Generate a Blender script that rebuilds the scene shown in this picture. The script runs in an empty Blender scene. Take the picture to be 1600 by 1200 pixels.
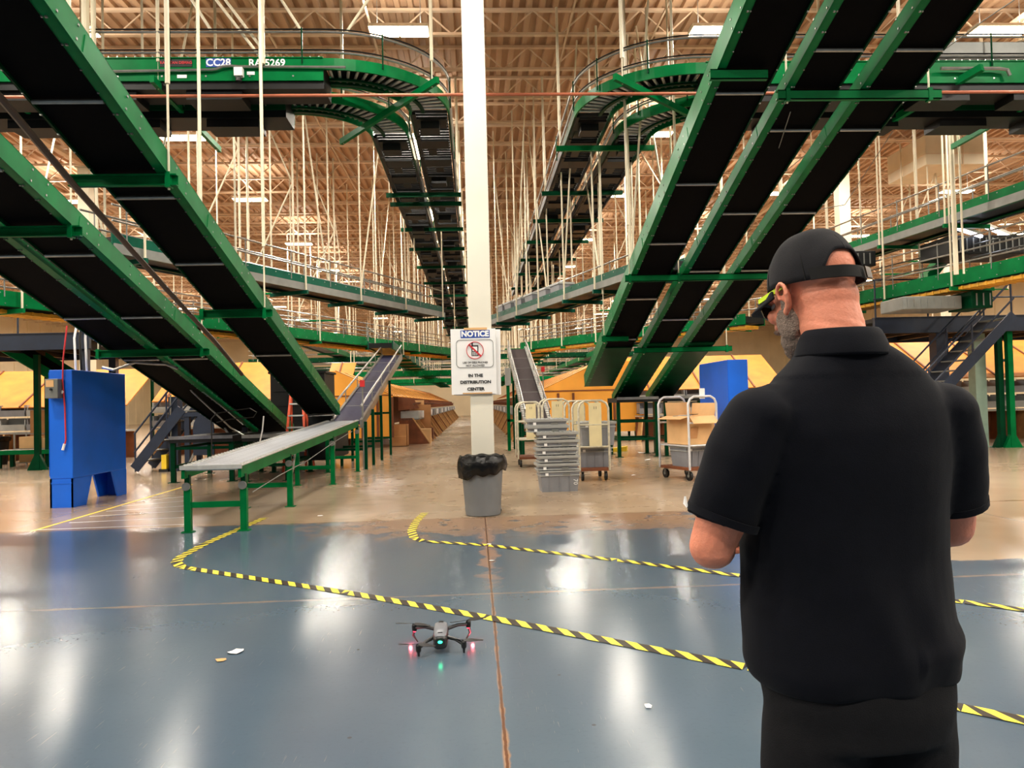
import bpy, math, random
from mathutils import Vector as V, Matrix
random.seed(11)
SC = bpy.context.scene
COL = SC.collection
PI = math.pi

# ---------------------------------------------------------------- camera
EYE = V((0, 0, 1.5)); FOC = 1202.0
_th, _ph, _rho = math.atan(59 / FOC), math.atan(29 / FOC), 0.0245
FWD = V((math.sin(_th) * math.cos(_ph), math.cos(_th) * math.cos(_ph), math.sin(_ph)))
_r0 = V((math.cos(_th), -math.sin(_th), 0)); _u0 = _r0.cross(FWD)
RGT = _r0 * math.cos(_rho) - _u0 * math.sin(_rho)
UPV = _u0 * math.cos(_rho) + _r0 * math.sin(_rho)
cam = bpy.data.objects.new('camera', bpy.data.cameras.new('camera'))
COL.objects.link(cam)
cam.data.sensor_width = 36; cam.data.lens = FOC / 1600 * 36
cam.data.clip_start = 0.05; cam.data.clip_end = 400
cam.matrix_world = Matrix(((RGT.x, UPV.x, -FWD.x, EYE.x), (RGT.y, UPV.y, -FWD.y, EYE.y),
                           (RGT.z, UPV.z, -FWD.z, EYE.z), (0, 0, 0, 1)))
SC.camera = cam


def ray(px, py):
    return RGT * ((px - 800) / FOC) + UPV * ((600 - py) / FOC) + FWD


def at(px, py, Y=None, z=None, X=None, d=None):
    """World point on the sight line through a spot of the photograph, at a known depth, height or side."""
    r = ray(px, py)
    if Y is not None: t = (Y - EYE.y) / r.y
    elif z is not None: t = (z - EYE.z) / r.z
    elif X is not None: t = (X - EYE.x) / r.x
    else: t = d
    return EYE + r * t


# ---------------------------------------------------------------- mesh builder
class MB:
    def __init__(s):
        s.v = []; s.f = []; s.mi = []; s.k = 0

    def face(s, pts, mi=None):
        b = len(s.v); s.v += [V(p) for p in pts]
        s.f.append(list(range(b, b + len(pts)))); s.mi.append(s.k if mi is None else mi)

    def add(s, vs, fs, mi=None):
        b = len(s.v); s.v += [V(p) for p in vs]
        for f in fs:
            s.f.append([i + b for i in f]); s.mi.append(s.k if mi is None else mi)
        return s

    def frame(s, o, ax, ay, az, mi=None):
        """box with one corner o and three edge vectors"""
        o, ax, ay, az = V(o), V(ax), V(ay), V(az)
        if ax.cross(ay).dot(az) < 0: ax, ay = ay, ax
        vs = [o, o + ax, o + ax + ay, o + ay, o + az, o + ax + az, o + ax + ay + az, o + ay + az]
        return s.add(vs, [(0, 3, 2, 1), (4, 5, 6, 7), (0, 1, 5, 4), (1, 2, 6, 5), (2, 3, 7, 6), (3, 0, 4, 7)], mi)

    def box(s, x0, x1, y0, y1, z0, z1, mi=None):
        return s.frame((x0, y0, z0), (x1 - x0, 0, 0), (0, y1 - y0, 0), (0, 0, z1 - z0), mi)

    def cbox(s, c, sx, sy, sz, rz=0.0, mi=None):
        """box standing with its base centre at c, turned about z"""
        c = V(c); a = V((math.cos(rz), math.sin(rz), 0)); b = V((-math.sin(rz), math.cos(rz), 0))
        return s.frame(c - a * sx / 2 - b * sy / 2, a * sx, b * sy, V((0, 0, sz)), mi)

    def bar(s, p0, p1, w, h, up=(0, 0, 1), mi=None):
        p0, p1 = V(p0), V(p1); d = p1 - p0; dn = d.normalized(); up = V(up)
        if abs(dn.dot(up)) > 0.98: up = V((0, 1, 0))
        a = dn.cross(up).normalized(); b = a.cross(dn).normalized()
        return s.frame(p0 - a * w / 2 - b * h / 2, d, a * w, b * h, mi)

    def tube(s, pts, r, n=8, cap=True, mi=None, rad=None, flat=None):
        pts = [V(p) for p in pts]; m = len(pts); rings = []
        t0 = (pts[1] - pts[0]).normalized()
        ref = V((0, 0, 1)) if abs(t0.z) < 0.9 else V((1, 0, 0))
        a = t0.cross(ref).normalized(); vs = []
        for i in range(m):
            if i == 0: t = t0
            elif i == m - 1: t = (pts[i] - pts[i - 1]).normalized()
            else: t = ((pts[i] - pts[i - 1]).normalized() + (pts[i + 1] - pts[i]).normalized())
            if t.length < 1e-6: t = t0
            t.normalize(); a = (a - t * a.dot(t)).normalized(); b = t.cross(a)
            rr = rad[i] if rad else r
            for j in range(n):
                q = 2 * PI * j / n
                vs.append(pts[i] + (a * math.cos(q) + b * math.sin(q) * (flat or 1)) * rr)
        fs = [(i * n + j, i * n + (j + 1) % n, (i + 1) * n + (j + 1) % n, (i + 1) * n + j)
              for i in range(m - 1) for j in range(n)]
        if cap:
            fs.append(tuple(range(n - 1, -1, -1))); fs.append(tuple((m - 1) * n + j for j in range(n)))
        return s.add(vs, fs, mi)

    def lathe(s, prof, c, n=24, mi=None, axis=None):
        c = V(c); vs = []; m = len(prof)
        for r, z in prof:
            for j in range(n):
                q = 2 * PI * j / n; p = V((r * math.cos(q), r * math.sin(q), z))
                if axis is not None: p = axis @ p
                vs.append(c + p)
        fs = [(i * n + j, i * n + (j + 1) % n, (i + 1) * n + (j + 1) % n, (i + 1) * n + j)
              for i in range(m - 1) for j in range(n)]
        fs.append(tuple(range(n - 1, -1, -1))); fs.append(tuple((m - 1) * n + j for j in range(n)))
        return s.add(vs, fs, mi)

    def prism(s, poly, vec, mi=None):
        poly = [V(p) for p in poly]; vec = V(vec); n = len(poly)
        nrm = sum(((poly[i] - poly[0]).cross(poly[(i + 1) % n] - poly[0]) for i in range(1, n - 1)), V((0, 0, 0)))
        if nrm.dot(vec) > 0: poly = poly[::-1]
        vs = poly + [p + vec for p in poly]
        fs = [tuple(range(n)), tuple(range(2 * n - 1, n - 1, -1))]
        fs += [(i, i + n, (i + 1) % n + n, (i + 1) % n) for i in range(n)]
        return s.add(vs, fs, mi)

    def ell(s, c, r, rot=None, nu=16, nv=10, mi=None):
        c = V(c); vs = []
        for i in range(1, nv):
            q = PI * i / nv
            for j in range(nu):
                u = 2 * PI * j / nu
                p = V((r[0] * math.sin(q) * math.cos(u), r[1] * math.sin(q) * math.sin(u), r[2] * math.cos(q)))
                vs.append(c + (rot @ p if rot else p))
        top = V((0, 0, r[2])); bot = V((0, 0, -r[2]))
        vs += [c + (rot @ top if rot else top), c + (rot @ bot if rot else bot)]
        k = (nv - 1) * nu
        fs = [(i * nu + j, (i + 1) * nu + j, (i + 1) * nu + (j + 1) % nu, i * nu + (j + 1) % nu)
              for i in range(nv - 2) for j in range(nu)]
        fs += [(k, j, (j + 1) % nu) for j in range(nu)]
        fs += [(k + 1, (nv - 2) * nu + (j + 1) % nu, (nv - 2) * nu + j) for j in range(nu)]
        return s.add(vs, fs, mi)

    def build(s, name, mats, parent=None, smooth=False, bevel=0, origin=None, M=None):
        if not isinstance(mats, (list, tuple)): mats = [mats]
        vs = [M @ p for p in s.v] if M is not None else s.v
        if parent is not None:
            org = ORG[parent.name]
        elif origin is not None:
            org = V(origin)
        else:
            lo = V([min(p[i] for p in vs) for i in range(3)]); hi = V([max(p[i] for p in vs) for i in range(3)])
            org = V(((lo.x + hi.x) / 2, (lo.y + hi.y) / 2, lo.z))
        me = bpy.data.meshes.new(name)
        me.from_pydata([tuple(p - org) for p in vs], [], s.f)
        for m in mats: me.materials.append(m)
        me.polygons.foreach_set('material_index', s.mi)
        if smooth:
            me.polygons.foreach_set('use_smooth', [True] * len(s.f))
            try: me.set_sharp_from_angle(angle=math.radians(40))
            except Exception: pass
        me.update()
        o = bpy.data.objects.new(name, me); COL.objects.link(o)
        if parent is not None: o.parent = parent
        else: o.location = org
        ORG[o.name] = org
        if bevel:
            b = o.modifiers.new('bevel', 'BEVEL'); b.width = bevel; b.segments = 2; b.limit_method = 'ANGLE'
        return o


ORG = {}


def thing(name, label, cat, loc, group=None):
    o = bpy.data.objects.new(name, None); COL.objects.link(o)
    o.empty_display_size = 0.1
    o.location = V(loc); ORG[o.name] = V(loc)
    return tag(o, label, cat, group)


def tag(o, label=None, cat=None, group=None, kind=None):
    if label: o['label'] = label
    if cat: o['category'] = cat
    if group: o['group'] = group
    if kind: o['kind'] = kind
    return o


def copy_thing(src, delta, label=None, group=None):
    """copy of a thing with its parts and their sub-parts, moved by delta"""
    def rec(o, par):
        c = o.copy(); COL.objects.link(c); c.parent = par
        for ch in [x for x in KIDS.get(o.name, [])]:
            rec(ch, c)
        return c
    KIDS = {}
    for x in bpy.data.objects:
        if x.parent is not None: KIDS.setdefault(x.parent.name, []).append(x)
    c = rec(src, None)
    c.location = src.location + V(delta)
    if label: c['label'] = label
    if group: c['group'] = group
    return c


def text(s, parent, loc, size, m, rot, name='lettering', bold=0.0, ext=0.001, align='CENTER', sx=1.0):
    cu = bpy.data.curves.new(name, 'FONT'); cu.body = s; cu.size = size; cu.align_x = align; cu.align_y = 'CENTER'
    cu.offset = bold; cu.extrude = ext; cu.resolution_u = 3
    tmp = bpy.data.objects.new('tmp', cu); me = bpy.data.meshes.new_from_object(tmp)
    bpy.data.objects.remove(tmp); bpy.data.curves.remove(cu)
    me.materials.clear(); me.materials.append(m); me.name = name
    for p in me.polygons: p.material_index = 0
    o = bpy.data.objects.new(name, me); COL.objects.link(o); o.parent = parent
    o.location = V(loc) - ORG[parent.name]; o.rotation_euler = rot; o.scale = (sx, 1, 1)
    return o


ORD = ['first', 'second', 'third', 'fourth', 'fifth', 'sixth', 'seventh', 'eighth', 'ninth', 'tenth', 'eleventh', 'twelfth',
       'thirteenth', 'fourteenth', 'fifteenth', 'sixteenth', 'seventeenth', 'eighteenth', 'nineteenth', 'twentieth'] + ['%dth' % i for i in range(21, 90)]


# ---------------------------------------------------------------- materials
def lin(c):
    return tuple(((x / 255) / 12.92 if x / 255 <= 0.04045 else ((x / 255 + 0.055) / 1.055) ** 2.4) for x in c)


MATS = {}


def mat(name, rgb, rough=0.5, metal=0.0, var=0.12, scale=6.0, bump=0.0, spec=0.5, emit=None, stren=0, coat=0, bscale=None, sheen=0):
    m = bpy.data.materials.new(name); m.use_nodes = True; nt = m.node_tree; p = nt.nodes['Principled BSDF']
    c = lin(rgb)
    p.inputs['Roughness'].default_value = rough; p.inputs['Metallic'].default_value = metal
    p.inputs['Specular IOR Level'].default_value = spec
    p.inputs['Coat Weight'].default_value = coat
    if sheen: p.inputs['Sheen Weight'].default_value = sheen; p.inputs['Sheen Roughness'].default_value = 0.5
    tc = nt.nodes.new('ShaderNodeTexCoord')
    if var:
        n = nt.nodes.new('ShaderNodeTexNoise'); n.inputs['Scale'].default_value = scale; n.inputs['Detail'].default_value = 4
        nt.links.new(tc.outputs['Object'], n.inputs['Vector'])
        r = nt.nodes.new('ShaderNodeValToRGB')
        r.color_ramp.elements[0].position = 0.3; r.color_ramp.elements[1].position = 0.7
        r.color_ramp.elements[0].color = tuple(x * (1 - var) for x in c) + (1,)
        r.color_ramp.elements[1].color = tuple(min(1, x * (1 + var)) for x in c) + (1,)
        nt.links.new(n.outputs['Fac'], r.inputs['Fac']); nt.links.new(r.outputs['Color'], p.inputs['Base Color'])
    else:
        p.inputs['Base Color'].default_value = c + (1,)
    if bump:
        n2 = nt.nodes.new('ShaderNodeTexNoise'); n2.inputs['Scale'].default_value = bscale or scale * 6; n2.inputs['Detail'].default_value = 3
        nt.links.new(tc.outputs['Object'], n2.inputs['Vector'])
        b = nt.nodes.new('ShaderNodeBump'); b.inputs['Strength'].default_value = bump; b.inputs['Distance'].default_value = 0.02
        nt.links.new(n2.outputs['Fac'], b.inputs['Height']); nt.links.new(b.outputs['Normal'], p.inputs['Normal'])
    if emit:
        p.inputs['Emission Color'].default_value = lin(emit) + (1,); p.inputs['Emission Strength'].default_value = stren
    MATS[name] = m
    return m


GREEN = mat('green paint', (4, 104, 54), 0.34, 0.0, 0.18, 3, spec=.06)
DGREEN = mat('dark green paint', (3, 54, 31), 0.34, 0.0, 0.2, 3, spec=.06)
TEAL = mat('blue green paint', (8, 78, 60), 0.35, 0, 0.2, 3, spec=.08)
BELT = mat('black rubber belt', (4, 4, 5), 0.85, 0, 0.3, 8, spec=0.06)
BELTTOP = mat('charcoal belt', (58, 48, 50), 0.7, 0, 0.15, 12, spec=0.3)
BELTBLUE = mat('dark blue belt', (38, 38, 66), 0.6, 0, 0.15, 12, spec=0.3)
PAN = mat('black steel pan', (10, 11, 12), 0.5, 0.0, 0.4, 5, spec=.3)
STEEL = mat('galvanised steel', (150, 150, 146), 0.35, 0.75, 0.15, 8)
GREYSTEEL = mat('grey painted steel', (120, 122, 118), 0.5, 0.2, 0.12, 4)
ROLLERM = mat('polished roller steel', (206, 209, 216), 0.32, 0.5, 0.12, 14)
ROLLER = mat('bright roller steel', (205, 205, 202), 0.38, 0.5, 0.1, 10)
CREAM = mat('cream paint', (220, 210, 184), 0.5, 0, 0.06, 2)
WHITEP = mat('white column paint', (226, 222, 208), 0.55, 0, 0.05, 1.5)
JOIST = mat('tan joist paint', (218, 192, 162), 0.6, 0, 0.08, 2)
DECK = mat('tan roof deck', (188, 152, 118), 0.65, 0, 0.1, 0.25)
WALLM = mat('pale wall panels', (236, 218, 182), 0.7, 0, 0.1, 0.4)
NAVY = mat('navy steel', (22, 34, 54), 0.45, 0.1, 0.2, 4)
BLUE = mat('bright blue paint', (10, 100, 222), 0.4, 0, 0.12, 1.2)
BLACK = mat('black plastic', (14, 14, 15), 0.45, 0, 0.2, 10)
DARKBOX = mat('dark machinery', (14, 16, 17), 0.55, 0.0, 0.3, 6, spec=.3)
COPPER = mat('copper red pipe', (168, 96, 70), 0.4, 0.2, 0.15, 3)
PLY = mat('orange plywood', (214, 132, 34), 0.55, 0, 0.16, 2.2)
PLYLIFT = mat('shade-lifted orange plywood', (248, 172, 62), 0.55, 0, 0.08, 1.2)  # same plywood, colour brightened to offset the shade under the sorter line
PLYD = mat('brown plywood edge', (120, 66, 34), 0.6, 0, 0.25, 4)
WOODL = mat('pale wood board', (206, 160, 104), 0.6, 0, 0.2, 4)
CARD = mat('cardboard', (196, 142, 92), 0.8, 0, 0.1, 3)
CARD2 = mat('light cardboard', (222, 176, 122), 0.8, 0, 0.1, 3)
TOTE = mat('grey plastic tote', (134, 136, 142), 0.5, 0, 0.1, 4)
TOTEL = mat('light grey tote lid', (168, 170, 168), 0.5, 0, 0.1, 4)
CAN = mat('grey plastic can', (118, 122, 126), 0.5, 0, 0.08, 3)
BAG = mat('black bin liner', (5, 5, 6), 0.26, 0, 0.2, 10, bump=0.5, bscale=14, spec=.35)
PAPER = mat('white paper', (240, 240, 240), 0.6, 0, 0.03, 3)
WHITE = mat('white lettering', (245, 245, 245), 0.5, 0, 0)
INK = mat('black ink', (16, 16, 18), 0.6, 0, 0)
REDINK = mat('red ink', (200, 44, 52), 0.6, 0, 0)
BLUEINK = mat('blue print', (30, 70, 160), 0.5, 0, 0)
RED = mat('red plastic', (190, 28, 34), 0.4, 0, 0.1, 8)
YELLOW = mat('yellow paint', (236, 200, 40), 0.5, 0, 0.1, 6)
YTRUSS = mat('yellow cable tray', (206, 150, 36), 0.5, 0, 0.2, 6)
TAPEY = mat('yellow tape', (240, 222, 70), 0.45, 0, 0.1, 20)
TAPEK = mat('black tape', (44, 36, 32), 0.45, 0, 0.2, 20)
LADDER = mat('orange fibreglass', (216, 86, 52), 0.5, 0, 0.1, 6)
BEIGE = mat('beige metal', (226, 212, 166), 0.5, 0, 0.08, 4)
CONDUIT = mat('brown conduit', (74, 60, 52), 0.5, 0.2, 0.15, 6)
LAMP = mat('glowing lens', (255, 250, 235), 0.5, 0, 0, emit=(255, 230, 190), stren=22)
# ---------------------------------------------------------------- setting: floor, roof, walls
ROOF = 10.5


def floor_material():
    m = bpy.data.materials.new('painted concrete'); m.use_nodes = True; nt = m.node_tree; P = nt.nodes['Principled BSDF']
    L = nt.links.new

    def node(t, **kw):
        n = nt.nodes.new(t)
        for k, v in kw.items():
            setattr(n, k, v)
        return n

    def mth(op, a, b=None, clamp=False):
        n = node('ShaderNodeMath', operation=op); n.use_clamp = clamp
        for i, x in enumerate([a, b]):
            if x is None: continue
            if isinstance(x, (int, float)): n.inputs[i].default_value = x
            else: L(x, n.inputs[i])
        return n.outputs[0]

    def ramp(x, lo, hi):
        n = node('ShaderNodeMapRange', interpolation_type='SMOOTHSTEP')
        L(x, n.inputs[0]); n.inputs[1].default_value = lo; n.inputs[2].default_value = hi
        return n.outputs[0]

    def noise(scale, det=4, vec=None, rough=0.55):
        n = node('ShaderNodeTexNoise'); n.inputs['Scale'].default_value = scale; n.inputs['Detail'].default_value = det
        n.inputs['Roughness'].default_value = rough
        L(vec or tc.outputs['Object'], n.inputs['Vector']); return n.outputs['Fac']

    def mix(f, a, b):
        n = node('ShaderNodeMix', data_type='RGBA')
        L(f, n.inputs[0])
        for i, x in ((6, a), (7, b)):
            if isinstance(x, tuple): n.inputs[i].default_value = lin(x) + (1,)
            else: L(x, n.inputs[i])
        return n.outputs[2]
    tc = node('ShaderNodeTexCoord')
    sp = node('ShaderNodeSeparateXYZ'); L(tc.outputs['Object'], sp.inputs[0]); X, Y = sp.outputs[0], sp.outputs[1]
    n1 = noise(0.9, 6); n2 = noise(3.5, 6); n3 = noise(0.25, 3); n4 = noise(14, 5)
    mp = node('ShaderNodeMapping'); mp.inputs['Scale'].default_value = (0.25, 2.2, 1); L(tc.outputs['Object'], mp.inputs[0])
    streak = noise(3.0, 5, mp.outputs[0])
    # where the blue paint stops
    side = ramp(X, 3.4, 4.0)
    edge = mth('SUBTRACT', 10.15, mth('MULTIPLY', side, 3.5))
    wob = mth('MULTIPLY', mth('SUBTRACT', n2, 0.5), 0.25)
    tanf = ramp(mth('SUBTRACT', mth('ADD', Y, wob), edge), -0.03, 0.03)
    blue = mix(n1, (66, 83, 100), (85, 101, 116))
    blue = mix(mth('MULTIPLY', ramp(n3, 0.42, 0.62), .6), blue, mix(n2, (72, 89, 100), (91, 106, 116)))
    blue = mix(mth('MULTIPLY', ramp(noise(38, 3), .52, .75), .22), blue, (66, 78, 90))
    conc = mix(noise(.45, 2), (152, 130, 106), (186, 168, 146))
    conc = mix(mth('MULTIPLY', ramp(n3, 0.4, 0.65), .6), conc, (142, 118, 94))
    conc = mix(mth('MULTIPLY', ramp(noise(1.1, 3), .58, .72), .35), conc, (136, 112, 88))
    # worn away paint next to the joint
    near = mth('MULTIPLY', ramp(Y, 7.6, 9.8), ramp(mth('ABSOLUTE', mth('SUBTRACT', X, 0.8)), 4.6, 1.2))
    wear = mth('MULTIPLY', ramp(mth('ADD', mth('MULTIPLY', near, 0.30), n2), 0.60, 0.72), near)
    blue = mix(mth('MULTIPLY', wear, 0.85), blue, mix(n4, (140, 106, 76), (160, 128, 100)))
    jb = mth('MULTIPLY', ramp(mth('ADD', mth('ABSOLUTE', mth('SUBTRACT', X, 0.10)), mth('MULTIPLY', mth('SUBTRACT', n2, 0.5), 0.5)), .11, .0), mth('MULTIPLY', ramp(Y, 5.6, 7.6), ramp(Y, 9.9, 8.6)))
    blue = mix(mth('MULTIPLY', jb, 0.7), blue, (166, 128, 102))
    # fine scratches
    mp2 = node('ShaderNodeMapping'); mp2.inputs['Scale'].default_value = (60, 3.0, 1); mp2.inputs['Rotation'].default_value = (0, 0, 0.9); L(tc.outputs['Object'], mp2.inputs[0])
    scr = mth('MULTIPLY', ramp(noise(1.6, 2, mp2.outputs[0]), 0.70, 0.73), ramp(n1, 0.50, 0.62))
    for rot, sx_, sy_, hi, amt in ((0.5, 60, 3.2, .70, .22), (-0.7, 70, 4.0, .70, .22), (1.3, 54, 3.0, .71, .18)):
        mp3 = node('ShaderNodeMapping'); mp3.inputs['Scale'].default_value = (sx_, sy_, 1); mp3.inputs['Rotation'].default_value = (0, 0, rot); L(tc.outputs['Object'], mp3.inputs[0])
        sc_ = mth('MULTIPLY', ramp(noise(1.3, 2, mp3.outputs[0]), hi, hi + .02), ramp(noise(.8, 2), .46, .6))
        blue = mix(mth('MULTIPLY', sc_, amt), blue, (164, 156, 146))
    col = mix(tanf, blue, conc)
    # saw-cut joints
    def joint(coord, at_, w, halo, c_line, c_halo, amt=1.0):
        nonlocal col
        dd = mth('ABSOLUTE', mth('SUBTRACT', mth('ADD', coord, mth('MULTIPLY', mth('SUBTRACT', n4, 0.5), 0.012)), at_))
        h = mth('MULTIPLY', ramp(mth('ADD', dd, mth('MULTIPLY', mth('SUBTRACT', n2, 0.55), halo * 3)), halo, 0.0), amt)
        col = mix(h, col, c_halo)
        col = mix(mth('MULTIPLY', ramp(dd, w, w * 0.5), amt), col, c_line)
    joint(X, 0.10, 0.009, 0.016, (92, 58, 38), (150, 116, 88))
    joint(X, -6.1, 0.010, 0.03, (150, 128, 108), (150, 140, 130), 0.8)
    joint(X, 6.2, 0.010, 0.02, (90, 84, 78), (150, 140, 130), 0.8)
    joint(Y, 6.1, 0.006, 0.03, (128, 110, 92), (154, 128, 104), 0.5)
    joint(Y, 10.15, 0.014, 0.05, (84, 64, 48), (150, 120, 92), 0.9)
    joint(Y, 14.6, 0.010, 0.02, (84, 70, 56), (150, 120, 92), 0.8)
    joint(Y, 19.0, 0.012, 0.02, (84, 70, 56), (150, 120, 92), 0.8)
    # specks
    vo = node('ShaderNodeTexVoronoi'); vo.inputs['Scale'].default_value = 2.6; L(tc.outputs['Object'], vo.inputs['Vector'])
    spk = mth('MULTIPLY', ramp(vo.outputs['Distance'], 0.035, 0.02), 0.6)
    col = mix(spk, col, (60, 56, 54))
    L(col, P.inputs['Base Color'])
    rg = mth('ADD', mth('ADD', 0.17, mth('MULTIPLY', noise(.5, 1), 0.07)), mth('MULTIPLY', wear, 0.08))
    L(rg, P.inputs['Roughness'])
    P.inputs['Specular IOR Level'].default_value = 0.45
    return m


mb = MB(); mb.box(-40, 40, -8, 97, -0.2, 0)
tag(mb.build('floor', floor_material(), origin=(0, 0, 0)), kind='structure')
# corrugated roof deck: ribs run away from the camera
mb = MB(); xs = -40.0; prof = []
while xs < 40:
    prof += [(xs, 0), (xs + 0.11, 0), (xs + 0.135, 0.085), (xs + 0.275, 0.085)]; xs += 0.30
vs = [(x, -8, ROOF + z) for x, z in prof] + [(x, 97, ROOF + z) for x, z in prof]; n = len(prof)
mb.add(vs, [(i, i + 1, n + i + 1, n + i) for i in range(n - 1)])
mb.box(-40, 40, -8, 97, ROOF + 0.11, ROOF + 0.2)
tag(mb.build('ceiling', DECK, origin=(0, 0, ROOF)), kind='structure')
mb = MB(); mb.box(-40, 40, 97, 97.3, 0, ROOF + 0.2)
for k in range(41): mb.box(-40 + 2 * k - 0.04, -40 + 2 * k + 0.04, 96.95, 97, 0, ROOF)
tag(mb.build('wall_back', WALLM), kind='structure')
for nm, x in (('wall_left', -40.3), ('wall_right', 40.0)):
    mb = MB(); mb.box(x, x + 0.3, -8, 97.3, 0, ROOF + 0.2)
    xi = 40.3 if x < 0 else -40.05
    for k in range(52): mb.box((-40.0 if x < 0 else 39.95), (-39.95 if x < 0 else 40.0), -7 + 2 * k - .04, -7 + 2 * k + .04, 0, ROOF)
    tag(mb.build(nm, WALLM), kind='structure')
# open web joists across the hall
def joist_mesh(x0, x1, depth, step):
    mb = MB()
    mb.box(x0, x1, -0.05, 0.05, -0.06, 0); mb.box(x0, x1, -0.05, 0.05, -depth, -depth + 0.06)
    x = x0; up = True
    while x < x1 - 0.01:
        a, b = (x, 0, -depth + .03), (x + step, 0, -.03)
        if not up: a, b = (x, 0, -.03), (x + step, 0, -depth + .03)
        mb.bar(a, b, 0.03, 0.03); x += step; up = not up
    return mb
j0 = joist_mesh(-40, 40, 0.62, 0.62).build('ceiling_joist', JOIST, origin=(0, 0, 0)); tag(j0, kind='structure')
y = 8.2; j0.location = (0, y, ROOF - 0.005)
while y < 95:
    y += 1.83
    c = j0.copy(); COL.objects.link(c); c.location = (0, y, ROOF - 0.005)
for gx in (-24.5, -12.2, 0.1, 12.4, 24.7):
    mb = MB(); mb.box(gx - .09, gx + .09, -8, 97, ROOF - .76, ROOF - .66); mb.box(gx - .09, gx + .09, -8, 97, ROOF - 1.2, ROOF - 1.10)
    yy = -8; up = True
    while yy < 96:
        a, b = (gx, yy, ROOF - 1.15), (gx, yy + 1.83, ROOF - .70)
        if not up: a, b = (gx, yy, ROOF - .70), (gx, yy + 1.83, ROOF - 1.15)
        mb.bar(a, b, .06, .06); yy += 1.83; up = not up
    tag(mb.build('ceiling_girder', JOIST), kind='structure')
for k, gx in enumerate((-19, -15.5, -8.3, -4.4, -2.1, 2.3, 4.3, 8.4, 16.0, 20)):
    mb = MB(); mb.box(gx - .02, gx + .02, 6, 96, ROOF - .64, ROOF - .60); tag(mb.build('ceiling_bridging', JOIST), kind='structure')

# columns on their grid
def column(x, y, label, s=0.32, m=WHITEP):
    t = thing('support_column', label, 'column', (x, y, 0)); t['kind'] = 'thing'
    mb = MB(); h = s / 2
    mb.box(x - h, x + h, y - h, y + h, 0.03, ROOF - 1.245); mb.build('shaft', m, t, bevel=0.012)
    mb = MB(); mb.box(x - h - .08, x + h + .08, y - h - .08, y + h + .08, 0, 0.03); mb.build('base_plate', GREYSTEEL, t)
    mb = MB(); mb.box(x - h - .06, x + h + .06, y - h - .06, y + h + .06, ROOF - 1.245, ROOF - 1.205); mb.build('cap_plate', m, t)
    return t
column(0.1, 10.95, 'tall white column with the notice sign, standing behind the grey trash can')
column(-12.2, 24.95, 'cream column far back behind the steep belts, above the blue cabinet', 0.36, CREAM)
column(12.4, 24.95, 'cream column rising behind the man in the black cap', 0.38, CREAM)
column(24.7, 38.95, 'cream column behind the yellow plywood sorting station and green legs', 0.36, CREAM)
column(0.1, 38.95, 'cream column in the aisle hidden behind the notice column', 0.32, CREAM)

# ---------------------------------------------------------------- high bay lights
def fixture():
    t = thing('high_bay_light', '', 'ceiling light', (0, 0, 0))
    mb = MB(); mb.prism([(-.62, -.24, .02), (-.62, .24, .02), (-.62, .16, .12), (-.62, -.16, .12)], (1.24, 0, 0))
    mb.build('housing', WHITEP, t)
    mb = MB(); mb.box(-.60, -.02, -.21, .21, 0, .02); mb.box(.02, .60, -.21, .21, 0, .02); mb.build('lens', LAMP, t)
    for x in (-.45, .45):
        mb = MB(); mb.tube([(x, 0, .12), (x, 0, .75)], .008, 6); mb.build('chain', STEEL, t)
    return t
LX = (-29, -21.8, -15, -8.2, -1.4, 5.4, 11.6, 19, 27); LY = (-4.2, 2.5, 9, 16, 22.3, 29, 37, 44.3, 51.6, 60, 69, 82)  # outermost columns, first and last rows added to brighten the man and walls
LZ = 9.3
rows = {-4.2: 'added behind the camera', 2.5: 'over the camera', 9: 'above the drone', 16: 'above the overhead bend', 22.3: 'above the conveyor bends', 29: 'behind the first bends',
        37: 'mid hall', 44.3: 'deep in the hall', 51.6: 'far in the hall', 60: 'near the back wall', 69: 'well before the back wall', 82: 'added last before the back wall'}
sides = {-29: 'added along the far side wall', 27: 'added along the man side wall', -21.8: 'outermost on the blue cabinet side', -15: 'beyond the belt pair', -8.2: 'over the ladder side mezzanine', -1.4: 'by the notice column',
         5.4: 'by the tote side steep belts', 11.6: 'over the man side mezzanine', 19: 'beyond the hanging duct'}
f0 = fixture()
LAMPDATA = bpy.data.lights.new('lamp', 'AREA'); LAMPDATA.shape = 'RECTANGLE'; LAMPDATA.size = 1.2; LAMPDATA.size_y = .42
LAMPDATA.color = (1.0, .94, .83); LAMPDATA.energy = 430
FILLDATA = bpy.data.lights.new('ceiling_fill', 'AREA'); FILLDATA.shape = 'RECTANGLE'; FILLDATA.size = 1.2; FILLDATA.size_y = .3  # unseen upward fill added at each fixture to brighten the roof deck
FILLDATA.color = (1.0, .94, .84); FILLDATA.energy = 60
first = True
for yy in LY:
    for xx in LX:
        lab = 'high bay light %s, %s' % (rows[yy], sides[xx])
        t = f0 if first else copy_thing(f0, V((xx, yy, LZ)) - f0.location, lab, 'high bay lights')
        if first:
            f0.location = (xx, yy, LZ); f0['label'] = lab; f0['group'] = 'high bay lights'; first = False
        for dat, dz, rx in ((LAMPDATA, -.03, 0), (FILLDATA, .2, PI)):
            l = bpy.data.objects.new(dat.name, dat); COL.objects.link(l); l.location = (xx, yy, LZ + dz); l.rotation_euler = (rx, 0, 0)
w = bpy.data.worlds.new('world'); SC.world = w; w.use_nodes = True
w.node_tree.nodes['Background'].inputs[0].default_value = (1, .93, .85, 1); w.node_tree.nodes['Background'].inputs[1].default_value = 0.12
SC.view_settings.view_transform = 'Standard'; SC.view_settings.look = 'None'; SC.view_settings.gamma = 1
SC.view_settings.use_curve_mapping = False; SC.view_settings.exposure = 0.0
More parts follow.
